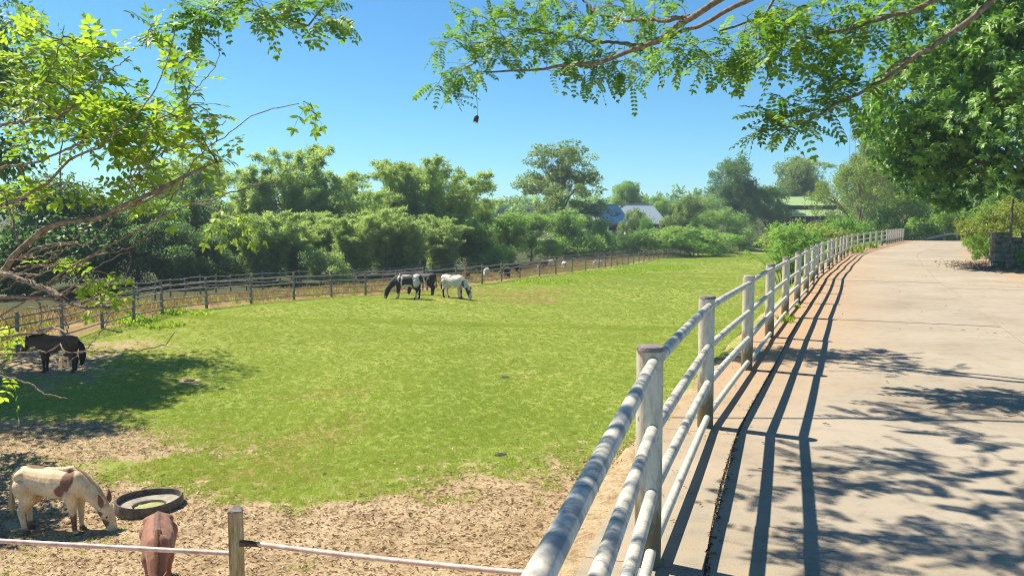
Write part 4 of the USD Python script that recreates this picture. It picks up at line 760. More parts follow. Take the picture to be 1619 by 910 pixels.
tg = spray(rl_, [(60, 90, 90, 55, 22, 4.55, 5.7), (110, 130, 90, 45, 16, 4.55, 5.5), (160, 110, 60, 40, 8, 4.65, 5.3), (60, 160, 75, 35, 9, 4.55, 5.7), (150, 190, 80, 40, 19, 4.45, 5.3), (230, 190, 70, 45, 20, 4.35, 5.2), (200, 240, 70, 30, 8, 4.45, 5.1), (290, 130, 40, 40, 8, 4.45, 5),
                  (310, 200, 40, 30, 8, 4.35, 4.9), (30, 230, 60, 40, 5, 4.75, 5.7), (170, 215, 50, 25, 8, 4.35, 5), (240, 300, 50, 30, 7, 4.55, 5), (70, 420, 60, 25, 2, 4.75, 5.3), (150, 440, 35, 25, 3, 4.55, 4.9), (340, 260, 25, 20, 3, 4.45, 4.8), (20, 520, 24, 8, 1, 4.55, 4.9),
                  (20, 620, 18, 12, 1, 4.25, 4.5), (180, 310, 60, 30, 4, 4.65, 5.1), (60, 300, 60, 30, 4, 4.85, 5.5), (240, 55, 18, 18, 3, 4.55, 4.8), (120, 60, 50, 18, 4, 4.85, 5.3), (175, 470, 14, 14, 1, 4.55, 4.8)])
A.grow(tg, 1.0, per=4, L=.16, leaflet=(.056, .026), pairs=4, down=.15)
for base, dirs in ((at(480, 165, 4.2), 9), (at(355, 340, 4.1), 6), (at(380, 345, 4.1), 6)):
    for k in range(dirs // 3 + 2):
        A.comp.append((base + rl_.normal(0, .025, 3), unit(np.array([.1 + rl_.normal() * .8, rl_.normal() * .8, -.5])), .10, .05, .02, 3, .9, .25 if base[0] > -1.2 else .8))
A.wood.append(tube(smooth_path([at(310, 322, 4.2), at(340, 330, 4.15), at(358, 338, 4.1), at(382, 344, 4.1)], 7), .0025, 4))
A.build(ltree, 'near_leaf', 'near_bark')
hs = thing('seed_cluster', 'dry yellow seed cluster hanging from a bare branch in front of the pony', 'seed cluster')
sc_ = at(99, 560, 4.0)
m, k = leaves(np.array([sc_] * 14) + rl_.normal(0, .016, (14, 3)) + np.linspace(0, -.05, 14)[:, None] * [0, 0, 1], rl_.normal(0, .5, (14, 3)) + [0, 0, -1], rl_.normal(0, 1, (14, 3)), .035, .02, True)
obj('husk', m, 'litter_pale', hs); obj('stalk', tube([at(101, 553, 4.0), sc_, sc_ + [0, 0, -.05]], .0025, 4), 'litter_tan', hs)

# ------------------------------------------------------------------ animals
def hullchain(segs):
    """segs: lists of (x,y,z,r) joints; one continuous body"""
    def ball(j): return manifold3d.Manifold.sphere(j[3], 18).translate([float(a) for a in j[:3]])
    out = []
    for ch in segs:
        for a, b in zip(ch[:-1], ch[1:]): out.append(manifold3d.Manifold.batch_hull([ball(a), ball(b)]))
    return manifold3d.Manifold.batch_boolean(out, manifold3d.OpType.Add)
def quadruped(kind='horse', graze=1.0, step=(0, 0, 0, 0), neckdrop=None, res=.03):
    cow = kind == 'cow'; b = 1.12 if cow else 1.0
    sp = [(-.47, 0, .86 if cow else .80, .13), (-.36, 0, .80, .185 * b), (-.12, 0, .76 if not cow else .74, .205 * b), (.12, 0, .735 if not cow else .71, .225 * b), (.34, 0, .73, .20 * b), (.47, 0, .70, .15 * b)]
    ridge = [(-.5, 0, .90, .06), (-.3, 0, .945, .05), (-.05, 0, .925, .045), (.2, 0, .935, .045), (.34, 0, .96, .05), (.44, 0, .90, .06)]
    hips = [(-.40, -.13, .86, .075), (-.40, .13, .86, .075)]
    if graze > .5: nk = [(.42, 0, .80, .155), (.60, 0, .66, .13), (.76, 0, .47, .10), (.83, 0, .37, .092)]; hd = [(.83, 0, .38, .108), (.88, 0, .25, .09), (.925, 0, .115, .068), (.93, 0, .075, .066)]
    else: nk = [(.42, 0, .80, .16), (.62, 0, .80, .14), (.80, 0, .80, .115)]; hd = [(.80, 0, .80, .105), (.90, 0, .68, .085), (.98, 0, .55, .06), (.99, 0, .52, .058)]
    if cow: nk = [(x, y, z, r * 1.08) for x, y, z, r in nk]; hd = [(x, y, z, r * 1.12) for x, y, z, r in hd]
    legs = []
    for k, sy in enumerate((-1, 1)):
        o = step[k]; y = .105 * sy
        legs.append([(.36, y * .9, .62, .115), (.37 + o * .25, y, .50, .07), (.385 + o * .6, y, .29, .042), (.385 + o * .85, y, .10, .030), (.40 + o, y, .045, .042), (.415 + o, y, .018, .045)])
    for k, sy in enumerate((-1, 1)):
        o = step[2 + k]; y = .11 * sy
        legs.append([(-.36, y * .95, .70, .155), (-.30 + o * .2, y * 1.05, .52, .098), (-.45 + o * .6, y, .345, .05), (-.425 + o * .85, y, .11, .032), (-.405 + o, y, .045, .043), (-.39 + o, y, .018, .046)])
    segs = [sp, ridge, [hips[0], sp[1]], [hips[1], sp[1]], nk, hd] + legs
    if cow: segs.append([(-.30, 0, .50, .075), (-.18, 0, .50, .085)])
    man = hullchain(segs).refine_to_length(res); mm = man.to_mesh(); m = trimesh.Trimesh(mm.vert_properties[:, :3], mm.tri_verts, process=True)
    trimesh.smoothing.filter_taubin(m, .5, .53, 14); m.vertices[:, 2] = np.maximum(m.vertices[:, 2], 0)
    return m, hd, nk
def animal(name, label, cat_, loc, heading, h, kind, coat, graze=1.0, step=(0, 0, 0, 0), hair='dark_hair', res=.03, horns=False, ears=1.0, coatears=None, mane=True, group=None, pony=False):
    t = thing(name, label, cat_, loc, heading, (h, h, h), group)
    m, hd, nk = quadruped(kind, graze, step, res=res); cow = kind == 'cow'
    col = coat(m.vertices); obj('body', m, 'coat', t, True, pv={'coat': col})
    P, Q = np.array(hd[0][:3]), np.array(hd[-1][:3]); ax = unit(Q - P); upn = unit(np.cross(ax, [0, 1, 0])); upn = upn if upn[0] > 0 else -upn
    for s in (-1, 1):
        b = P + np.array([0, s * .07, .02]) - ax * .03
        if cow: tip = b + np.array([.0, s * .17, .02]); w = .055
        else: tip = b + np.array([.05 - .03 * graze, s * .05, .05]) * 1 - ax * .17 * ears + upn * .02; w = .042 * max(1, ears * .8)
        e = tube(smooth_path([b, (b + tip) / 2 + upn * .012, tip], 6), np.array([.35, .8, 1, .85, .55, .1]) * w, 8); e.vertices = b + (e.vertices - b)
        obj('ear', e, 'coat', t, True, pv={'coat': np.tile(coatears if coatears is not None else col.mean(0), (len(e.vertices), 1))})
        ey = P + ax * .10 + np.array([0, s * .088, 0]) + upn * .045; q = trimesh.creation.icosphere(1, .016); q.apply_translation(ey); obj('eye', q, 'eye', t, True)
        ns = Q + np.array([0, s * .032, 0]) + upn * .045 - ax * .005; q = trimesh.creation.icosphere(1, .012); q.apply_translation(ns); obj('nostril', q, 'eye', t, True)
    if cow: tp = [(-.585, 0, .86), (-.635, 0, .72), (-.63, 0, .5), (-.62, 0, .33)]; tr = [.03, .018, .016, .014, .03, .028, .012]
    elif pony: tp = [(-.56, 0, .82), (-.66, 0, .70), (-.66, 0, .45), (-.62, 0, .18)]; tr = [.04, .055, .075, .085, .08, .06, .02]
    else: tp = [(-.575, 0, .80), (-.64, 0, .66), (-.655, 0, .45), (-.64, 0, .26)]; tr = [.03, .026, .022, .026, .045, .045, .012]
    tm = tube(smooth_path(tp, 7), tr, 8)
    obj('tail', tm, hair, t, True)
    if mane and not cow:
        pts = smooth_path([(.37, 0, 1.0)] + [(x + .02 * graze, y, z + r * .95) for x, y, z, r in nk[1:]] + [tuple(P - ax * .05 + upn * .06)], 9)
        if pony: pts = pts + [0, -.05, -.02]
        mm = tube(pts, np.array([.02, .045, .055, .06, .06, .06, .055, .05, .03]) * (1.7 if pony else .75), 7)
        mm.vertices += .018 * (meshkit.noise(mm.vertices * 45)[:, None] - .5); obj('mane', mm, hair, t, 40)
    for k, (lx, ly) in enumerate(((.415 + step[0], -.105), (.415 + step[1], .105), (-.39 + step[2], -.11), (-.39 + step[3], .11))):
        q = lathe([(0, 0.001), (.054, 0.001), (.045, .055), (0, .06)], 10); q.apply_translation([lx, ly, 0]); obj('hoof', q, 'hoof', t, 40)
    return t
def mix(v, base, patches, seed=0, jit=.06):
    """coat colour: base plus (x,y?,z) ellipsoid patches with wavy edges"""
    col = np.tile(np.array(base, float), (len(v), 1)); n = np.stack([meshkit.fbm(v * 6 + k * 7.3, 3, seed + k) for k in range(3)], 1) - .5; w = v + n * jit * 2
    for (c, r, colr) in patches:
        c, r = np.array(c), np.array(r); q = np.sqrt((((w - c) / r) ** 2).sum(1)); a = (1 - sstep(q, .86, 1.14))[:, None]; col = col * (1 - a) + np.array(colr) * a
    return col
CREAM, BRN, BLK, WHT, DBR = (.60, .475, .30), (.17, .075, .04), (.014, .012, .013), (.52, .49, .44), (.025, .014, .010)
def donkey_coat(v):
    return mix(v, CREAM, [((.36, -.2, .84), (.085, .3, .16), BRN), ((.27, -.2, .68), (.075, .2, .10), BRN), ((-.22, 0, .99), (.17, .1, .045), BRN), ((.385, -.105, .2), (.09, .07, .17), BRN), ((.86, -.08, .21), (.075, .10, .07), BRN),
                          ((.385, .105, .03), (.1, .07, .075), (.1, .05, .035)), ((.80, -.1, .36), (.06, .08, .04), BRN), ((.95, 0, .06), (.09, .1, .05), (.72, .62, .5)), ((-.4, 0, .03), (.15, .3, .09), (.16, .09, .06)), ((0, 0, .53), (.3, .25, .04), (.5, .33, .17))], 3, .035)  # last patch paints shading under the belly into the coat
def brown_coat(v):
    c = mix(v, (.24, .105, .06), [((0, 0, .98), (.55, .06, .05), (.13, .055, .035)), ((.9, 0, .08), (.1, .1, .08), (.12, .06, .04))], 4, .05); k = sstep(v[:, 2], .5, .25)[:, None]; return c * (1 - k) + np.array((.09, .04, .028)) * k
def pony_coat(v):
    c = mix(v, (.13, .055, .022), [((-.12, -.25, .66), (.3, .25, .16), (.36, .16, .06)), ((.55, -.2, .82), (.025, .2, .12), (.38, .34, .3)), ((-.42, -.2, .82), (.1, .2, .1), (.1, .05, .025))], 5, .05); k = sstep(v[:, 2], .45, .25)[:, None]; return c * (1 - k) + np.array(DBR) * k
def cow_a(v): return mix(v, BLK, [((-.38, 0, .80), (.13, .6, .32), WHT), ((.33, 0, .86), (.035, .5, .2), WHT), ((.20, .2, .72), (.03, .3, .22), WHT), ((.06, 0, .96), (.18, .12, .05), (.42, .41, .42)), ((-.05, 0, .52), (.3, .3, .06), WHT), ((.385, .1, .1), (.1, .1, .14), WHT), ((-.42, .11, .14), (.1, .07, .16), WHT), ((.93, 0, .08), (.06, .08, .06), WHT)], 11, .05)
def cow_b(v): return mix(v, BLK, [((-.1, .2, .6), (.05, .2, .2), WHT), ((0, 0, .5), (.25, .25, .07), WHT), ((-.42, 0, .1), (.12, .3, .1), (.1, .09, .08))], 12, .05)
def cow_c(v): return mix(v, WHT, [((.82, 0, .24), (.13, .2, .24), BLK), ((.62, 0, .60), (.10, .2, .2), (.05, .048, .05)), ((-.46, -.15, .62), (.07, .1, .2), BLK), ((-.02, -.1, .93), (.08, .16, .07), (.16, .15, .16)), ((-.42, -.11, .2), (.09, .07, .26), BLK), ((.385, .1, .2), (.08, .08, .2), (.06, .055, .05)), ((.25, -.2, .7), (.14, .12, .12), (.44, .43, .43))], 13, .05)
def cow_k(v): return mix(v, BLK, [((0, 0, .52), (.3, .3, .08), WHT)], 14)
def cow_w(v): return mix(v, WHT, [((.8, 0, .3), (.15, .2, .2), BLK), ((.1, 0, .9), (.12, .3, .12), BLK)], 15)
def goat_w(v): return mix(v, (.72, .68, .6), [], 16)
def calf_p(v): return mix(v, (.5, .36, .3), [((.3, 0, .8), (.4, .5, .5), (.06, .05, .045))], 17)
p = onz(100, 843, 0); d_ = 11.0; q = at(85, 840, 11.0)
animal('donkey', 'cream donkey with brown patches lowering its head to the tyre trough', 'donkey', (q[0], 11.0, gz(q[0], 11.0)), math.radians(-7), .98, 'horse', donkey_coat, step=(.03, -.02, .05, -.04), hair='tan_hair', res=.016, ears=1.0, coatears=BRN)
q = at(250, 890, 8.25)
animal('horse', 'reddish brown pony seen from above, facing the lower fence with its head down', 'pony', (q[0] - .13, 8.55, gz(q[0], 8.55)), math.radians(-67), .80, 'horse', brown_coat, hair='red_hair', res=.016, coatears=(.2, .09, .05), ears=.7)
q = at(94, 588, 22)
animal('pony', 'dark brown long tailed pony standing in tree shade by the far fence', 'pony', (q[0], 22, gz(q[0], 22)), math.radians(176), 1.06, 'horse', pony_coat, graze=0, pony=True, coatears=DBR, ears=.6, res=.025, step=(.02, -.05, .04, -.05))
q = at(645, 470, 37); animal('cow', 'black and white cow grazing with its head to the left, nearest of the dark pair', 'cow', (q[0], 37, gz(q[0], 37)), math.radians(172), 1.16, 'cow', cow_a, coatears=BLK, step=(.04, 0, -.03, .06), hair='dark_hair')
q = at(672, 463, 40); animal('cow', 'mostly black cow half hidden behind the black and white one', 'cow', (q[0], 40, gz(q[0], 40)), math.radians(148), 1.14, 'cow', cow_b, coatears=BLK, step=(.02, 0, .05, -.05))
q = at(716, 470, 37.6); animal('cow', 'white cow with black head grazing alone on the right', 'cow', (q[0], 37.6, gz(q[0], 37.6)), math.radians(-34), 1.12, 'cow', cow_c, coatears=BLK, step=(.03, -.03, 0, .07))
for nm, lab, ct, px, d, hd, h, fn, kd in (('calf', 'small white and black calf beyond the paddock fence, right of the straw cone', 'calf', 769, 57, -100, .8, cow_w, 'cow'), ('calf', 'black calf right behind a fence post, in front of the black cow', 'calf', 802, 56, 80, .85, cow_k, 'cow'),
        ('cow', 'black cow with pale belly standing beyond the paddock fence', 'cow', 810, 61, 185, 1.05, cow_k, 'cow'), ('cow', 'dark cow with a pinkish rump far behind the fence', 'cow', 866, 73, 178, 1.0, calf_p, 'cow'),
        ('goat', 'small white goat standing far beyond the fence', 'goat', 892, 72, 100, .85, goat_w, 'horse'), ('goat', 'tiny white goat furthest right beyond the fence', 'goat', 945, 80, 200, .7, goat_w, 'horse')):
    q = at(px, 420, d); animal(nm, lab, ct, (q[0], d, gz(q[0], d)), math.radians(hd), h, kd, fn, res=.06, coatears=(.05, .05, .05), mane=False)

# ------------------------------------------------------------------ feeding trough made of a tyre, straw cone
q = at(236, 796, 11.75); tr = thing('tyre_trough', 'wide feeding trough cut from a big tyre beside the donkey, with feed inside', 'trough', (q[0], 11.75, gz(q[0], 11.75) - .015), 0, (1.0, 1.0, .82))
tr.GetAttribute('xformOp:translate')
def wavy(m, a=.006):
    m.vertices[:, :2] *= (1 + a * np.sin(3 * np.arctan2(m.vertices[:, 1], m.vertices[:, 0]) + .5))[:, None]; m.vertices[:, 2] += .012 * np.sin(np.arctan2(m.vertices[:, 1], m.vertices[:, 0]) * 2 + 1) * sstep(m.vertices[:, 2], 0, .2); return m
obj('wall', wavy(lathe([(.45, 0), (.475, .02), (.485, .12), (.475, .225), (.465, .235), (.452, .228), (.447, .13), (.44, .02), (.45, 0)], 56)), 'rubber', tr, 50)
obj('inner_ring', wavy(lathe([(.25, .095), (.262, .108), (.35, .112), (.444, .12), (.444, .105), (.35, .095), (.25, .085), (.245, .03), (.238, .03), (.24, .09), (.25, .095)], 56)), 'rubber_floor', tr, 50)
fd = lathe([(0, .06), (.1, .055), (.2, .05), (.245, .04), (.245, .02), (0, .02)], 30); fd.vertices[:, 2] += .03 * (meshkit.noise(fd.vertices * 25) - .5); obj('feed', fd, 'feed', tr, True)
q = at(737, 440, 53); sc = thing('straw_cone', 'pale pointed cone of dry stalks beside the paddock fence, right of the white cow', 'straw stack', (q[0], 53, gz(q[0], 53)))
rs = R(7); n = 520; a = rs.uniform(0, 2 * PI, n); t = rs.uniform(0, .95, n); r = (.34 * (1 - t) + .03); C = np.stack([np.cos(a) * r, np.sin(a) * r, t * 1.05], 1)
m, k = leaves(C, np.stack([-np.cos(a) * .25, -np.sin(a) * .25, np.ones(n)], 1) + rs.normal(0, .12, (n, 3)), np.stack([np.cos(a), np.sin(a), 0 * a], 1), .28, .03); obj('stalk', m, 'pale_dry', sc, pv={'rnd': np.repeat(rs.random(n), k)})
obj('core', lathe([(0, 0), (.31, 0), (.02, 1.1), (0, 1.1)], 12), 'litter_tan', sc)

# ------------------------------------------------------------------ house, barn, shed, wall, vehicle
hp = at(985, 360, 138); hx = thing('house', 'house with a steep roof, deep blue on the left and pale grey on the right', 'house', (hp[0] - .2, 138, -.6), math.radians(22))
Lh, Wh, wl, rg = 6.0, 4.4, 2.9, 5.75
def wallq(x0, x1, y0, y1, z0, z1): return box(x0, x1, y0, y1, z0, z1)
obj('wall', wallq(-5.6, 5.6, -3.9, -3.75, -.5, wl), 'house_wall', hx); obj('wall', wallq(-5.6, 5.6, 3.75, 3.9, -.5, wl), 'house_wall', hx); obj('wall', wallq(5.45, 5.6, -3.75, 3.75, -.5, wl), 'house_wall', hx)
gp = trimesh.creation.extrude_polygon(__import__('shapely').Polygon([(-3.745, -.5), (3.745, -.5), (3.745, wl), (0, rg - .25), (-3.745, wl)]), .15); gp.apply_transform(np.array([[0, 0, 1, -5.6], [1, 0, 0, 0], [0, 1, 0, 0], [0, 0, 0, 1.]])); obj('gable_wall', gp, 'house_wall', hx)
def roofp(x0, x1, sgn, lift=0):
    y1, z1 = sgn * Wh * 1.16, wl - .45; P = np.array([[x0, 0, rg], [x1, 0, rg], [x1, y1, z1], [x0, y1, z1]]) + [0, 0, lift]; v = np.vstack([P, P - [0, 0, .12]])
    return trimesh.convex.convex_hull(v)
obj('roof', roofp(-6.2, -.9, -1), 'blue_roof', hx, label='deep blue left part of the roof'); obj('roof', roofp(-.89, 6.2, -1, -.004), 'grey_roof', hx, label='pale grey blue right part of the roof'); obj('roof', roofp(-6.2, 6.2, 1), 'grey_roof', hx)
obj('ridge_cap', tube([(-6.2, 0, rg + .02), (6.2, 0, rg + .02)], .1, 8), 'grey_roof', hx)
for x0, x1, nm in ((-4.8, -3.2, 'window'), (-2.4, -1.3, 'door'), (-.4, 1.4, 'window'), (2.6, 4.4, 'window')):
    wn = obj(nm, box(x0, x1, -3.96, -3.91, 0 if nm == 'door' else .9, 2.2), 'dark_board' if nm == 'door' else 'dark_glass', hx)
    if nm == 'window':
        obj('frame', cat([box(x0 - .07, x0, -3.99, -3.9, .83, 2.27), box(x1, x1 + .07, -3.99, -3.9, .83, 2.27), box(x0, x1, -3.985, -3.9, 2.2, 2.27), box(x0, x1, -3.985, -3.9, .83, .9)]), 'white_paint', wn)
gw = obj('window', box(-5.66, -5.61, -1.2, 1.2, 1.0, 2.2), 'dark_glass', hx); obj('sill', box(-5.72, -5.6, -1.3, 1.3, .92, 1.0), 'white_paint', gw)
for x in (-5.4, -2.0, 1.6, 5.2): obj('porch_post', box(x - .08, x + .08, -5.0, -4.84, -.5, 2.5), 'white_paint', hx)
obj('porch_floor', box(-5.6, 5.6, -5.1, -3.9, -.52, -.35), 'house_wall', hx)
vp = at(998, 366, 131); ve = thing('utility_cart', 'small white vehicle parked in front of the house porch, half behind bushes', 'vehicle', (vp[0], 131, vp[2] - .75), math.radians(8))
hullm = trimesh.convex.convex_hull(np.array([[-1.1, -.65, .35], [1.0, -.65, .35], [-1.1, .65, .35], [1.0, .65, .35], [-1.1, -.62, .85], [.55, -.62, .95], [-1.1, .62, .85], [.55, .62, .95], [1.05, -.6, .7], [1.05, .6, .7]])); obj('body', hullm, 'white_paint', ve, 30)
obj('cabin_glass', trimesh.convex.convex_hull(np.array([[-.9, -.58, .86], [.5, -.58, .95], [-.9, .58, .86], [.5, .58, .95], [-.8, -.5, 1.45], [.1, -.5, 1.45], [-.8, .5, 1.45], [.1, .5, 1.45]])), 'dark_glass', ve)
obj('canopy', box(-.95, .3, -.6, .6, 1.453, 1.52), 'white_paint', ve)
for x in (-.7, .65):
    for y in (-.62, .62):
        wm = trimesh.creation.cylinder(.27, .16, sections=20); wm.apply_transform(trimesh.transformations.rotation_matrix(PI / 2, [1, 0, 0])); wm.apply_translation([x, y, .27]); wh = obj('wheel', wm, 'tyre_black', ve, 40)
        rm = trimesh.creation.cylinder(.14, .17, sections=16); rm.apply_transform(trimesh.transformations.rotation_matrix(PI / 2, [1, 0, 0])); rm.apply_translation([x, y, .27]); obj('rim', rm, 'white_paint', wh, 40)
bp = at(1276, 340, 150); bn = thing('barn', 'open barn with two stepped pale green roofs behind the feathery shrub', 'barn', (bp[0], 150, -.6), math.radians(-4))
def sheet(x0, x1, ya, za, yb, zb): return trimesh.convex.convex_hull(np.array([[x, y, z + o] for x in (x0, x1) for y, z in ((ya, za), (yb, zb)) for o in (0, -.1)]))
obj('upper_roof', sheet(-5.0, 6.5, -1.8, 5.9, 1.6, 7.6), 'green_roof', bn); obj('upper_roof', sheet(-5.0, 6.5, 5.2, 5.9, 1.65, 7.6), 'green_roof', bn); obj('lower_roof', sheet(-4.6, 6.2, -5.2, 3.9, -1.7, 5.15), 'green_roof', bn)
obj('back_wall', box(-4.8, 6.3, 4.4, 4.55, 0, 5.6), 'dark_board', bn); obj('clerestory', box(-4.6, 6.1, -1.6, -1.5, 4.9, 5.85), 'dark_board', bn)
for x in (-4.4, -1.7, 1.0, 3.6, 6.0): obj('post', box(x - .1, x + .1, -4.9, -4.7, -1, 3.95), 'barn_wood', bn)
for x in (-4.4, -1.7, 1.0, 3.6, 6.0): obj('post', box(x - .1, x + .1, -1.45, -1.25, -1, 5.0), 'barn_wood', bn)
for z in (.4, .9, 1.4, 1.9): obj('rail', box(-4.6, 6.2, -4.98, -4.9, z, z + .14), 'barn_wood', bn)
for k in range(16): obj('slat', box(-4.3 + k * .66, -4.12 + k * .66, -5.03, -4.985, .3, 2.1), 'barn_wood', bn)
sp = at(1478, 378, 76); sh = thing('lean_to', 'low dark lean-to with a sloping grey sheet roof beyond the end of the road', 'shed', (sp[0], 76, sp[2] - 1.3), math.radians(3))
obj('roof', sheet(-1.9, 1.9, -.5, 0, .5, 0.04), 'shed_sheet', sh)
pr = sh.GetStage().GetPrimAtPath(str(sh.GetPath()) + '/roof'); UsdGeom.Xformable(pr).AddTranslateOp().Set((0, 0, 1.5)); UsdGeom.Xformable(pr).AddRotateYOp().Set(-11.0)
obj('wall', box(-1.5, 1.5, -.9, -.8, -.3, 1.25), 'dark_board', sh)
for x in (-1.6, 1.6):
    for y in (-1.0, 1.0): obj('post', box(x - .06, x + .06, y - .06, y + .06, -.5, 1.42 if x < 0 else 2.0), 'barn_wood', sh)
# stone wall
wp = at(1572, 420, 32.3); sw = thing('stone_wall', 'rough grey rubble stone wall at the right edge under the broad crown', 'wall', (wp[0], wp[1], gz(wp[0], wp[1]) - .03), math.radians(-8))
rw = R(17); obj('core', box(.1, 3.6, .1, .42, 0, 1.2), 'mortar', sw)
z = 0
while z < 1.3:
    hgt = rw.uniform(.17, .25); x = -.02
    while x < 3.6:
        wd = rw.uniform(.16, .40)
        if z > 1.05 and rw.random() < .35: x += wd; continue
        v = np.array([[a, b, c] for a in (-.5, 0, .5) for b in (-.5, .5) for c in (-.5, 0, .5)]) * [wd * .94, .26, hgt * .94]; v *= 1 + rw.normal(0, .15, v.shape)
        m = trimesh.convex.convex_hull(v); m.apply_translation([x + wd / 2, .1 + rw.normal(0, .025), z + hgt / 2]); obj('stone', m, 'stone', sw); x += wd
    for dy in (.32,):
        v = np.array([[a, b, c] for a in (-.5, .5) for b in (-.5, 0, .5) for c in (-.5, .5)]) * [.24, .3, hgt * .94]; v *= 1 + rw.normal(0, .08, v.shape); m = trimesh.convex.convex_hull(v); m.apply_translation([.09, .12 + dy * .7, z + hgt / 2]); obj('stone', m, 'stone', sw)
    z += hgt
pp = at(1598, 365, 33.2); gzp_ = gz(pp[0], 33.2)
sp_ = thing('garden_post', 'thin grey post standing behind the stone wall', 'post', (pp[0], 33.2, gzp_)); obj('shaft', tube([(0, 0, -.2), (0, 0, 1.4), (.02, 0, 2.75)], .05, 8), 'old_wood', sp_, True); obj('band', tube([(0, 0, 1.5), (.005, 0, 2.0)], .055, 8), 'far_rail_wood', sp_)
for k, px in enumerate((1341, 1350)):
    mp_ = at(px, 300, 260); b = gz(mp_[0], 260); tp_ = at(px, 172, 260)[2]
    ms = thing('radio_mast', ('left', 'right')[k] + ' one of two thin faint masts rising behind the trees on the right', 'mast', (mp_[0], 260, b))
    obj('pole', tube([(0, 0, 0), (0, 0, tp_ - b)], .06, 5), 'shed_sheet', ms); obj('cross_arm', cat([tube([(-.5, 0, (tp_ - b) * f), (.5, 0, (tp_ - b) * f)], .035, 4) for f in (.8, .88, .96)]), 'shed_sheet', ms)
cb = thing('cable', 'thin pale cable slanting down through the trees left of the tall spreading tree', 'cable'); obj('strand', tube(smooth_path([at(850, 366, 86), at(790, 398, 80), at(730, 420, 74)], 9), .022, 5), 'far_rail_wood', cb)

# ------------------------------------------------------------------ grass, litter, weeds, dung
rg_ = R(201)
def tuft(rng, n, rad, h, w):
    a = rng.uniform(0, 2 * PI, n); r = rad * np.sqrt(rng.random(n)); C = np.stack([np.cos(a) * r, np.sin(a) * r, 0 * a - .004], 1)
    m, k = leaves(C, np.stack([rng.normal(0, .55, n), rng.normal(0, .55, n), np.ones(n)], 1), rng.normal(0, 1, (n, 3)) + [0, 0, .3], h * rng.uniform(.5, 1.2, n), w); m.metadata['rnd'] = np.repeat(rng.random(n), k); return m
def frustum_pts(n, y0, y1, margin=40, ydens=1.0):
    y = y0 + (y1 - y0) * rg_.random(n * 3) ** ydens; x = rg_.uniform(-.70, .62, n * 3) * y; s, _ = side(x, y); b = beyond(x, y); k = (s < -.6) & (b < -.1); return x[k][:n], y[k][:n]
x1, y1 = frustum_pts(85000, 9, 30, ydens=1.15); x2, y2 = frustum_pts(42000, 29, 62, ydens=1.2)
x3, y3 = frustum_pts(26000, 60, 125, ydens=1.2); x = np.r_[x1, x2, x3]; y = np.r_[y1, y2, y3]; P = np.stack([x, y, ground_z(x, y)], 1); dd = dirt_of(P) + 1.3 * (meshkit.fbm(P * [1.6, 1.6, 0], 4, 9) - .5); keep = rg_.random(len(x)) > sstep(dd, .3, .85) * (1 - .05 * (meshkit.fbm(P * [.8, .8, 0], 3, 5) > .55)) * 1.0
patch = meshkit.fbm(P * [.6, .6, 0], 3, 21); keep &= rg_.random(len(x)) < .8 + .3 * sstep(patch, .35, .65)
P = P[keep]; n = len(P); s = rg_.uniform(.6, 1.25, n) * np.interp(P[:, 1], [9, 20, 40, 60], [.75, .85, 1.15, 1.5]) * np.interp(P[:, 1], [60, 120], [1, 2.2])
scatter('short_grass', [(tuft(R(1), 20, .085, .045, .009), 'grass_blade'), (tuft(R(2), 20, .07, .05, .010), 'grass_dark'), (tuft(R(3), 18, .08, .04, .009), 'grass_yellow'), (tuft(R(9), 18, .07, .06, .009), 'grass_green')], P, np.where(rg_.random(n) < .35, 0, np.where(rg_.random(n) < .36, 1, np.where(meshkit.fbm(P * [.12, .12, 0], 3, 51) + rg_.normal(0, .14, n) > .5, 2, 3))), np.stack([s, s, s], 1), quat_z(rg_.uniform(0, 6.28, n)),
        label='short green grazed grass covering the paddock', cat='grass')
def region_pts(regs):
    out = []
    for cx, cy, rx, ry, n, z in regs:
        for _ in range(n):
            a = rg_.uniform(0, 2 * PI); r = math.sqrt(rg_.random()); px, py = cx + rx * r * math.cos(a), cy + ry * r * math.sin(a); q = onz(px, py, z); q = onz(px, py, gz(q[0], q[1])); out.append((q[0], q[1], gz(q[0], q[1])))
    return np.array(out)
P = region_pts([(1035, 424, 60, 5, 240, -2.3), (960, 433, 60, 3, 120, -2.2), (865, 446, 50, 3, 70, -2.1), (1090, 412, 60, 3, 90, -2.4), (230, 508, 50, 4, 26, -1.9), (300, 496, 40, 2, 14, -1.8)])
n = len(P); s = rg_.uniform(.5, 1.3, n)
scatter('tall_weeds', [(tuft(R(4), 30, .3, .24, .06), 'weed_leaf'), (tuft(R(5), 34, .35, .18, .08), 'weed_leaf')], P, rg_.integers(0, 2, n), np.stack([s, s, s * .8], 1), quat_z(rg_.uniform(0, 6.28, n)), label='taller bright weeds growing in patches on the paddock', cat='weeds')
xw, yw = frustum_pts(1500, 12, 60, ydens=1.1); P = np.stack([xw, yw, ground_z(xw, yw)], 1); P = P[dirt_of(P) < .5]; n = len(P); s = rg_.uniform(.3, 1.0, n)
scatter('scattered_weeds', [(tuft(R(14), 22, .09, .10, .02), 'grass_dark'), (tuft(R(15), 18, .07, .07, .025), 'weed_leaf')], P, rg_.integers(0, 2, n), np.stack([s, s, s], 1), quat_z(rg_.uniform(0, 6.28, n)), label='small tufts of coarser grass scattered over the paddock', cat='grass')
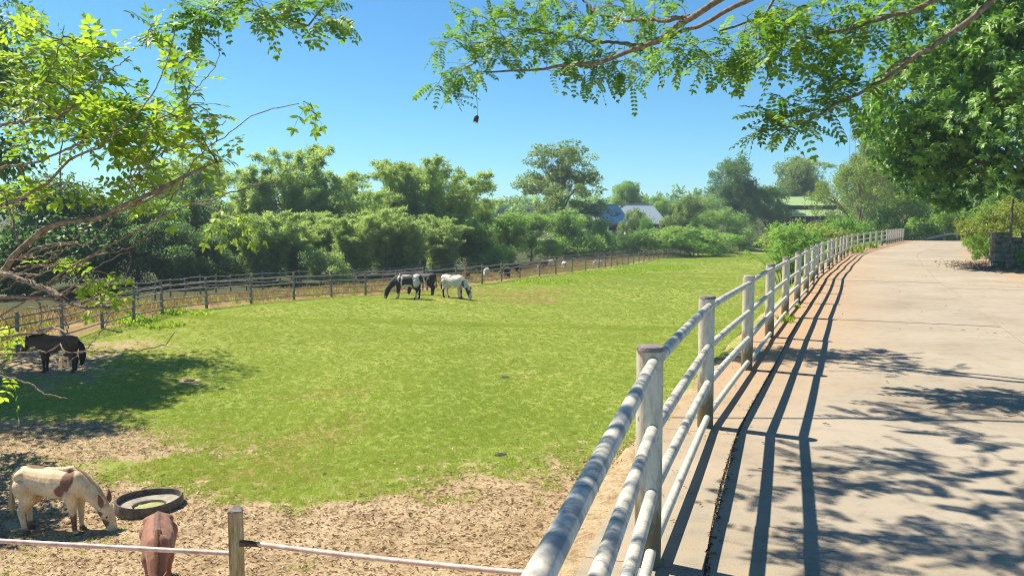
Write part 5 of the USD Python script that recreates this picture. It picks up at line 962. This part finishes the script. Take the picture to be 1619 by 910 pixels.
# dry stalks beyond the fence
t = rg_.random(2600); off = rg_.uniform(.3, 9, 2600); k = (t * 560).astype(int) + 10; nb = np.stack([-FART[k, 1], FART[k, 0]], 1); xy = FARP[k] + nb * off[:, None]; P = np.c_[xy, ground_z(xy[:, 0], xy[:, 1])]; n = len(P); s = rg_.uniform(.5, 1.2, n)
scatter('dry_growth', [(tuft(R(6), 22, .3, .42, .03), 'pale_dry'), (tuft(R(7), 22, .3, .3, .05), 'grass_blade')], P, (rg_.random(n) < .3).astype(int), np.stack([s, s, s], 1), quat_z(rg_.uniform(0, 6.28, n)), label='dry brown stalks and weeds on the strip beyond the paddock fence', cat='dry growth')
# fallen leaves
def dead_leaf(rng, L, W):
    m, k = leaves(np.array([[-L / 2, 0, .004]]), np.array([[1., 0, .1]]), np.array([[0, 0, 1.]]), L, W, True); m.vertices[:, 2] += .35 * np.abs(m.vertices[:, 1]) + .012 * rng.random(len(m.vertices)); return m
DL = [(dead_leaf(R(1), .075, .03), 'litter_brown'), (dead_leaf(R(2), .10, .018), 'litter_tan'), (dead_leaf(R(3), .09, .024), 'litter_pale'), (dead_leaf(R(4), .06, .03), 'litter_dark')]
n0 = 52000; y = 3.5 + 13.5 * rg_.random(n0) ** .85; x = rg_.uniform(-.70, .3, n0) * y; sd, _ = side(x, y); k = (sd < -.5); x, y = x[k], y[k]; P = np.stack([x, y, ground_z(x, y)], 1); dd = dirt_of(P) + .9 * (meshkit.fbm(P * [.9, .9, 0], 3, 31) - .5); P = P[rg_.random(len(P)) < .03 + .9 * sstep(dd, .25, 1.0)]
n = len(P); s = rg_.uniform(.4, 1.1, n) ** 1.4 * np.interp(P[:, 1], [4, 8, 12], [.45, .7, 1.0])
scatter('leaf_litter', DL, P, rg_.choice(4, n, p=[.17, .4, .38, .05]), np.stack([s, s, s], 1), quat_z(rg_.uniform(0, 6.28, n), rg_.uniform(0, .25, n), rg_), label='dry leaves and straw scattered on the bare earth near the lower fence', cat='leaf litter')
# along the joint of the road and by the wall
u = np.concatenate([rg_.uniform(S_A - 2, S_A + 2.5, 330), rg_.uniform(S_A - 2, S_A + 6, 260), rg_.uniform(S_A - 2, S_A + 14, 160)]); p2 = fs(u); T2 = unit(fs(u, 1)); off = .283 + rg_.normal(0, .009, len(u)) + np.abs(rg_.normal(0, .014, len(u))) * (p2[:, 1] < 6); P = np.c_[p2 + np.stack([T2[:, 1], -T2[:, 0]], 1) * off[:, None], road_z(p2[:, 1]) - .012 + .016 * rg_.random(len(u))]
u = rg_.uniform(S_A - 1, S_A + 30, 420); p2 = fs(u); T2 = unit(fs(u, 1)); off = rg_.choice([1, 1, 0], len(u)) * np.abs(rg_.normal(0, .3, len(u))) + rg_.uniform(-.3, .05, len(u)); P2 = np.c_[p2 + np.stack([T2[:, 1], -T2[:, 0]], 1) * off[:, None], road_z(p2[:, 1]) + .004]
x = rg_.uniform(1.5, 14, 240); y = rg_.uniform(4, 34, 240); sd, ly = side(x, y); k = (sd > .3) & (sd < 6); P3 = np.c_[x, y, road_z(ly) + .004][k]
q0 = at(1560, 415, 33); n4 = 2600; x = q0[0] + rg_.normal(0, 1.9, n4) - .2; y = q0[1] + rg_.normal(-.6, 2.2, n4); sd, ly = side(x, y); k = sd > 5.0 - 1.2 * rg_.random(n4); P4 = np.c_[x, y, np.maximum(ground_z(x, y), road_z(ly) * (sd < 6.1) - 9 * (sd >= 6.1)) + .006][k]
P = np.vstack([P, P2, P3, P4]); n = len(P); kind = np.r_[rg_.choice([0, 3, 3, 1], n - len(P2) - len(P3) - len(P4)), rg_.choice([0, 3, 1], len(P2)), rg_.choice([0, 1, 3], len(P3)), rg_.choice([0, 0, 3, 1], len(P4))]
s = np.r_[rg_.uniform(.2, .5, n - len(P3) - len(P4)), rg_.uniform(.4, .8, len(P3)), rg_.uniform(.8, 1.8, len(P4))]
scatter('fallen_leaves', DL, P, kind, np.stack([s, s, s], 1), quat_z(rg_.uniform(0, 6.28, n), rg_.uniform(0, .4, n), rg_), label='brown fallen leaves in the road joint and beside the stone wall', cat='fallen leaves')
# weeds at the foot of the fence
wk = []
for u, hgt in ((S_A + 10.75, .16), (S_A + 13.4, .08), (S_A + 47, .5), (S_A + 55, .45)): 
    p2 = fs(u); wk.append((p2[0] + .06, p2[1] - .05, float(road_z(p2[1])), hgt))
for (x, y, z, h), lab in zip(wk, ('small weed at the foot of the third road fence post', 'tiny weed at the foot of a road fence post further on', 'leafy weed at the foot of the far road fence', 'leafy weed nearest the far end of the road fence')):
    t = thing('weed', lab, 'weed', (x, y, z)); m = tuft(R(int(h * 100)), 60, h * .9, h, h * .22); obj('foliage', m, 'weed_leaf', t, pv={'rnd': R(8).random(len(m.vertices))})
for k, (px, py, rr_, lab) in enumerate(((799, 597, .1, 'black dung heap left of the bare earth patch in the grass'), (300, 604, .10, 'dark heap at the tip of the tree shadow'), (288, 558, .09, 'dark heap inside the tree shadow'), (793, 719, .09, 'small black dung heap near the edge of the bare earth'))):
    q = onz(px, py, -2.3); q = onz(px, py, gz(q[0], q[1])); m = trimesh.creation.icosphere(2, rr_); m.vertices *= [1.3, 1, .4]; m.vertices *= (.75 + .5 * meshkit.noise(m.vertices * 18 + k))[:, None]
    t = thing('dung_heap', lab, 'dung', (q[0], q[1], gz(q[0], q[1]))); obj('heap', m, 'dung', t, True)

# repeats carry a group
names = {'bamboo_clump': 'bamboo clumps along the tree line', 'low_bamboo': 'low bamboo in front of the tree line', 'dense_tree': 'dark trees at the left of the tree line', 'leafy_tree': 'leafy trees at the left of the tree line', 'undergrowth_tree': 'small trees in front of the tree line',
         'vine_tree': 'vine covered trees left of the house', 'garden_tree': 'trees round the house and barn', 'garden_bush': 'bushes between the far fence and the house', 'roadside_tree': 'trees beyond the end of the road', 'roadside_bush': 'bushes at the right edge of the road',
         'cow': 'cows in the paddocks', 'calf': 'calves beyond the paddock fence', 'goat': 'white goats beyond the paddock fence', 'radio_mast': 'thin masts behind the trees', 'dung_heap': 'dung heaps on the grass', 'weed': 'weeds along the road fence', 'shadow_tree': 'shade trees at the left edge'}
for p_ in stage.GetPrimAtPath('/World').GetChildren():
    base = p_.GetName().rstrip('0123456789').rstrip('_') if p_.GetName()[-3:].isdigit() else p_.GetName()
    if base in names: p_.SetCustomDataByKey('group', names[base])
# ------------------------------------------------------------------ haze
mat('haze_air', {'v': ('principled_volume', {'color': (.72, .84, 1.0), 'density': .00045, 'anisotropy': .2})}, [], surface=None, volume='v.volume')
obj('haze', box(-720, 720, -65, 920, -8, 40), 'haze_air', kind='stuff', label='thin pale blue haze in the air over the whole valley', cat='haze')
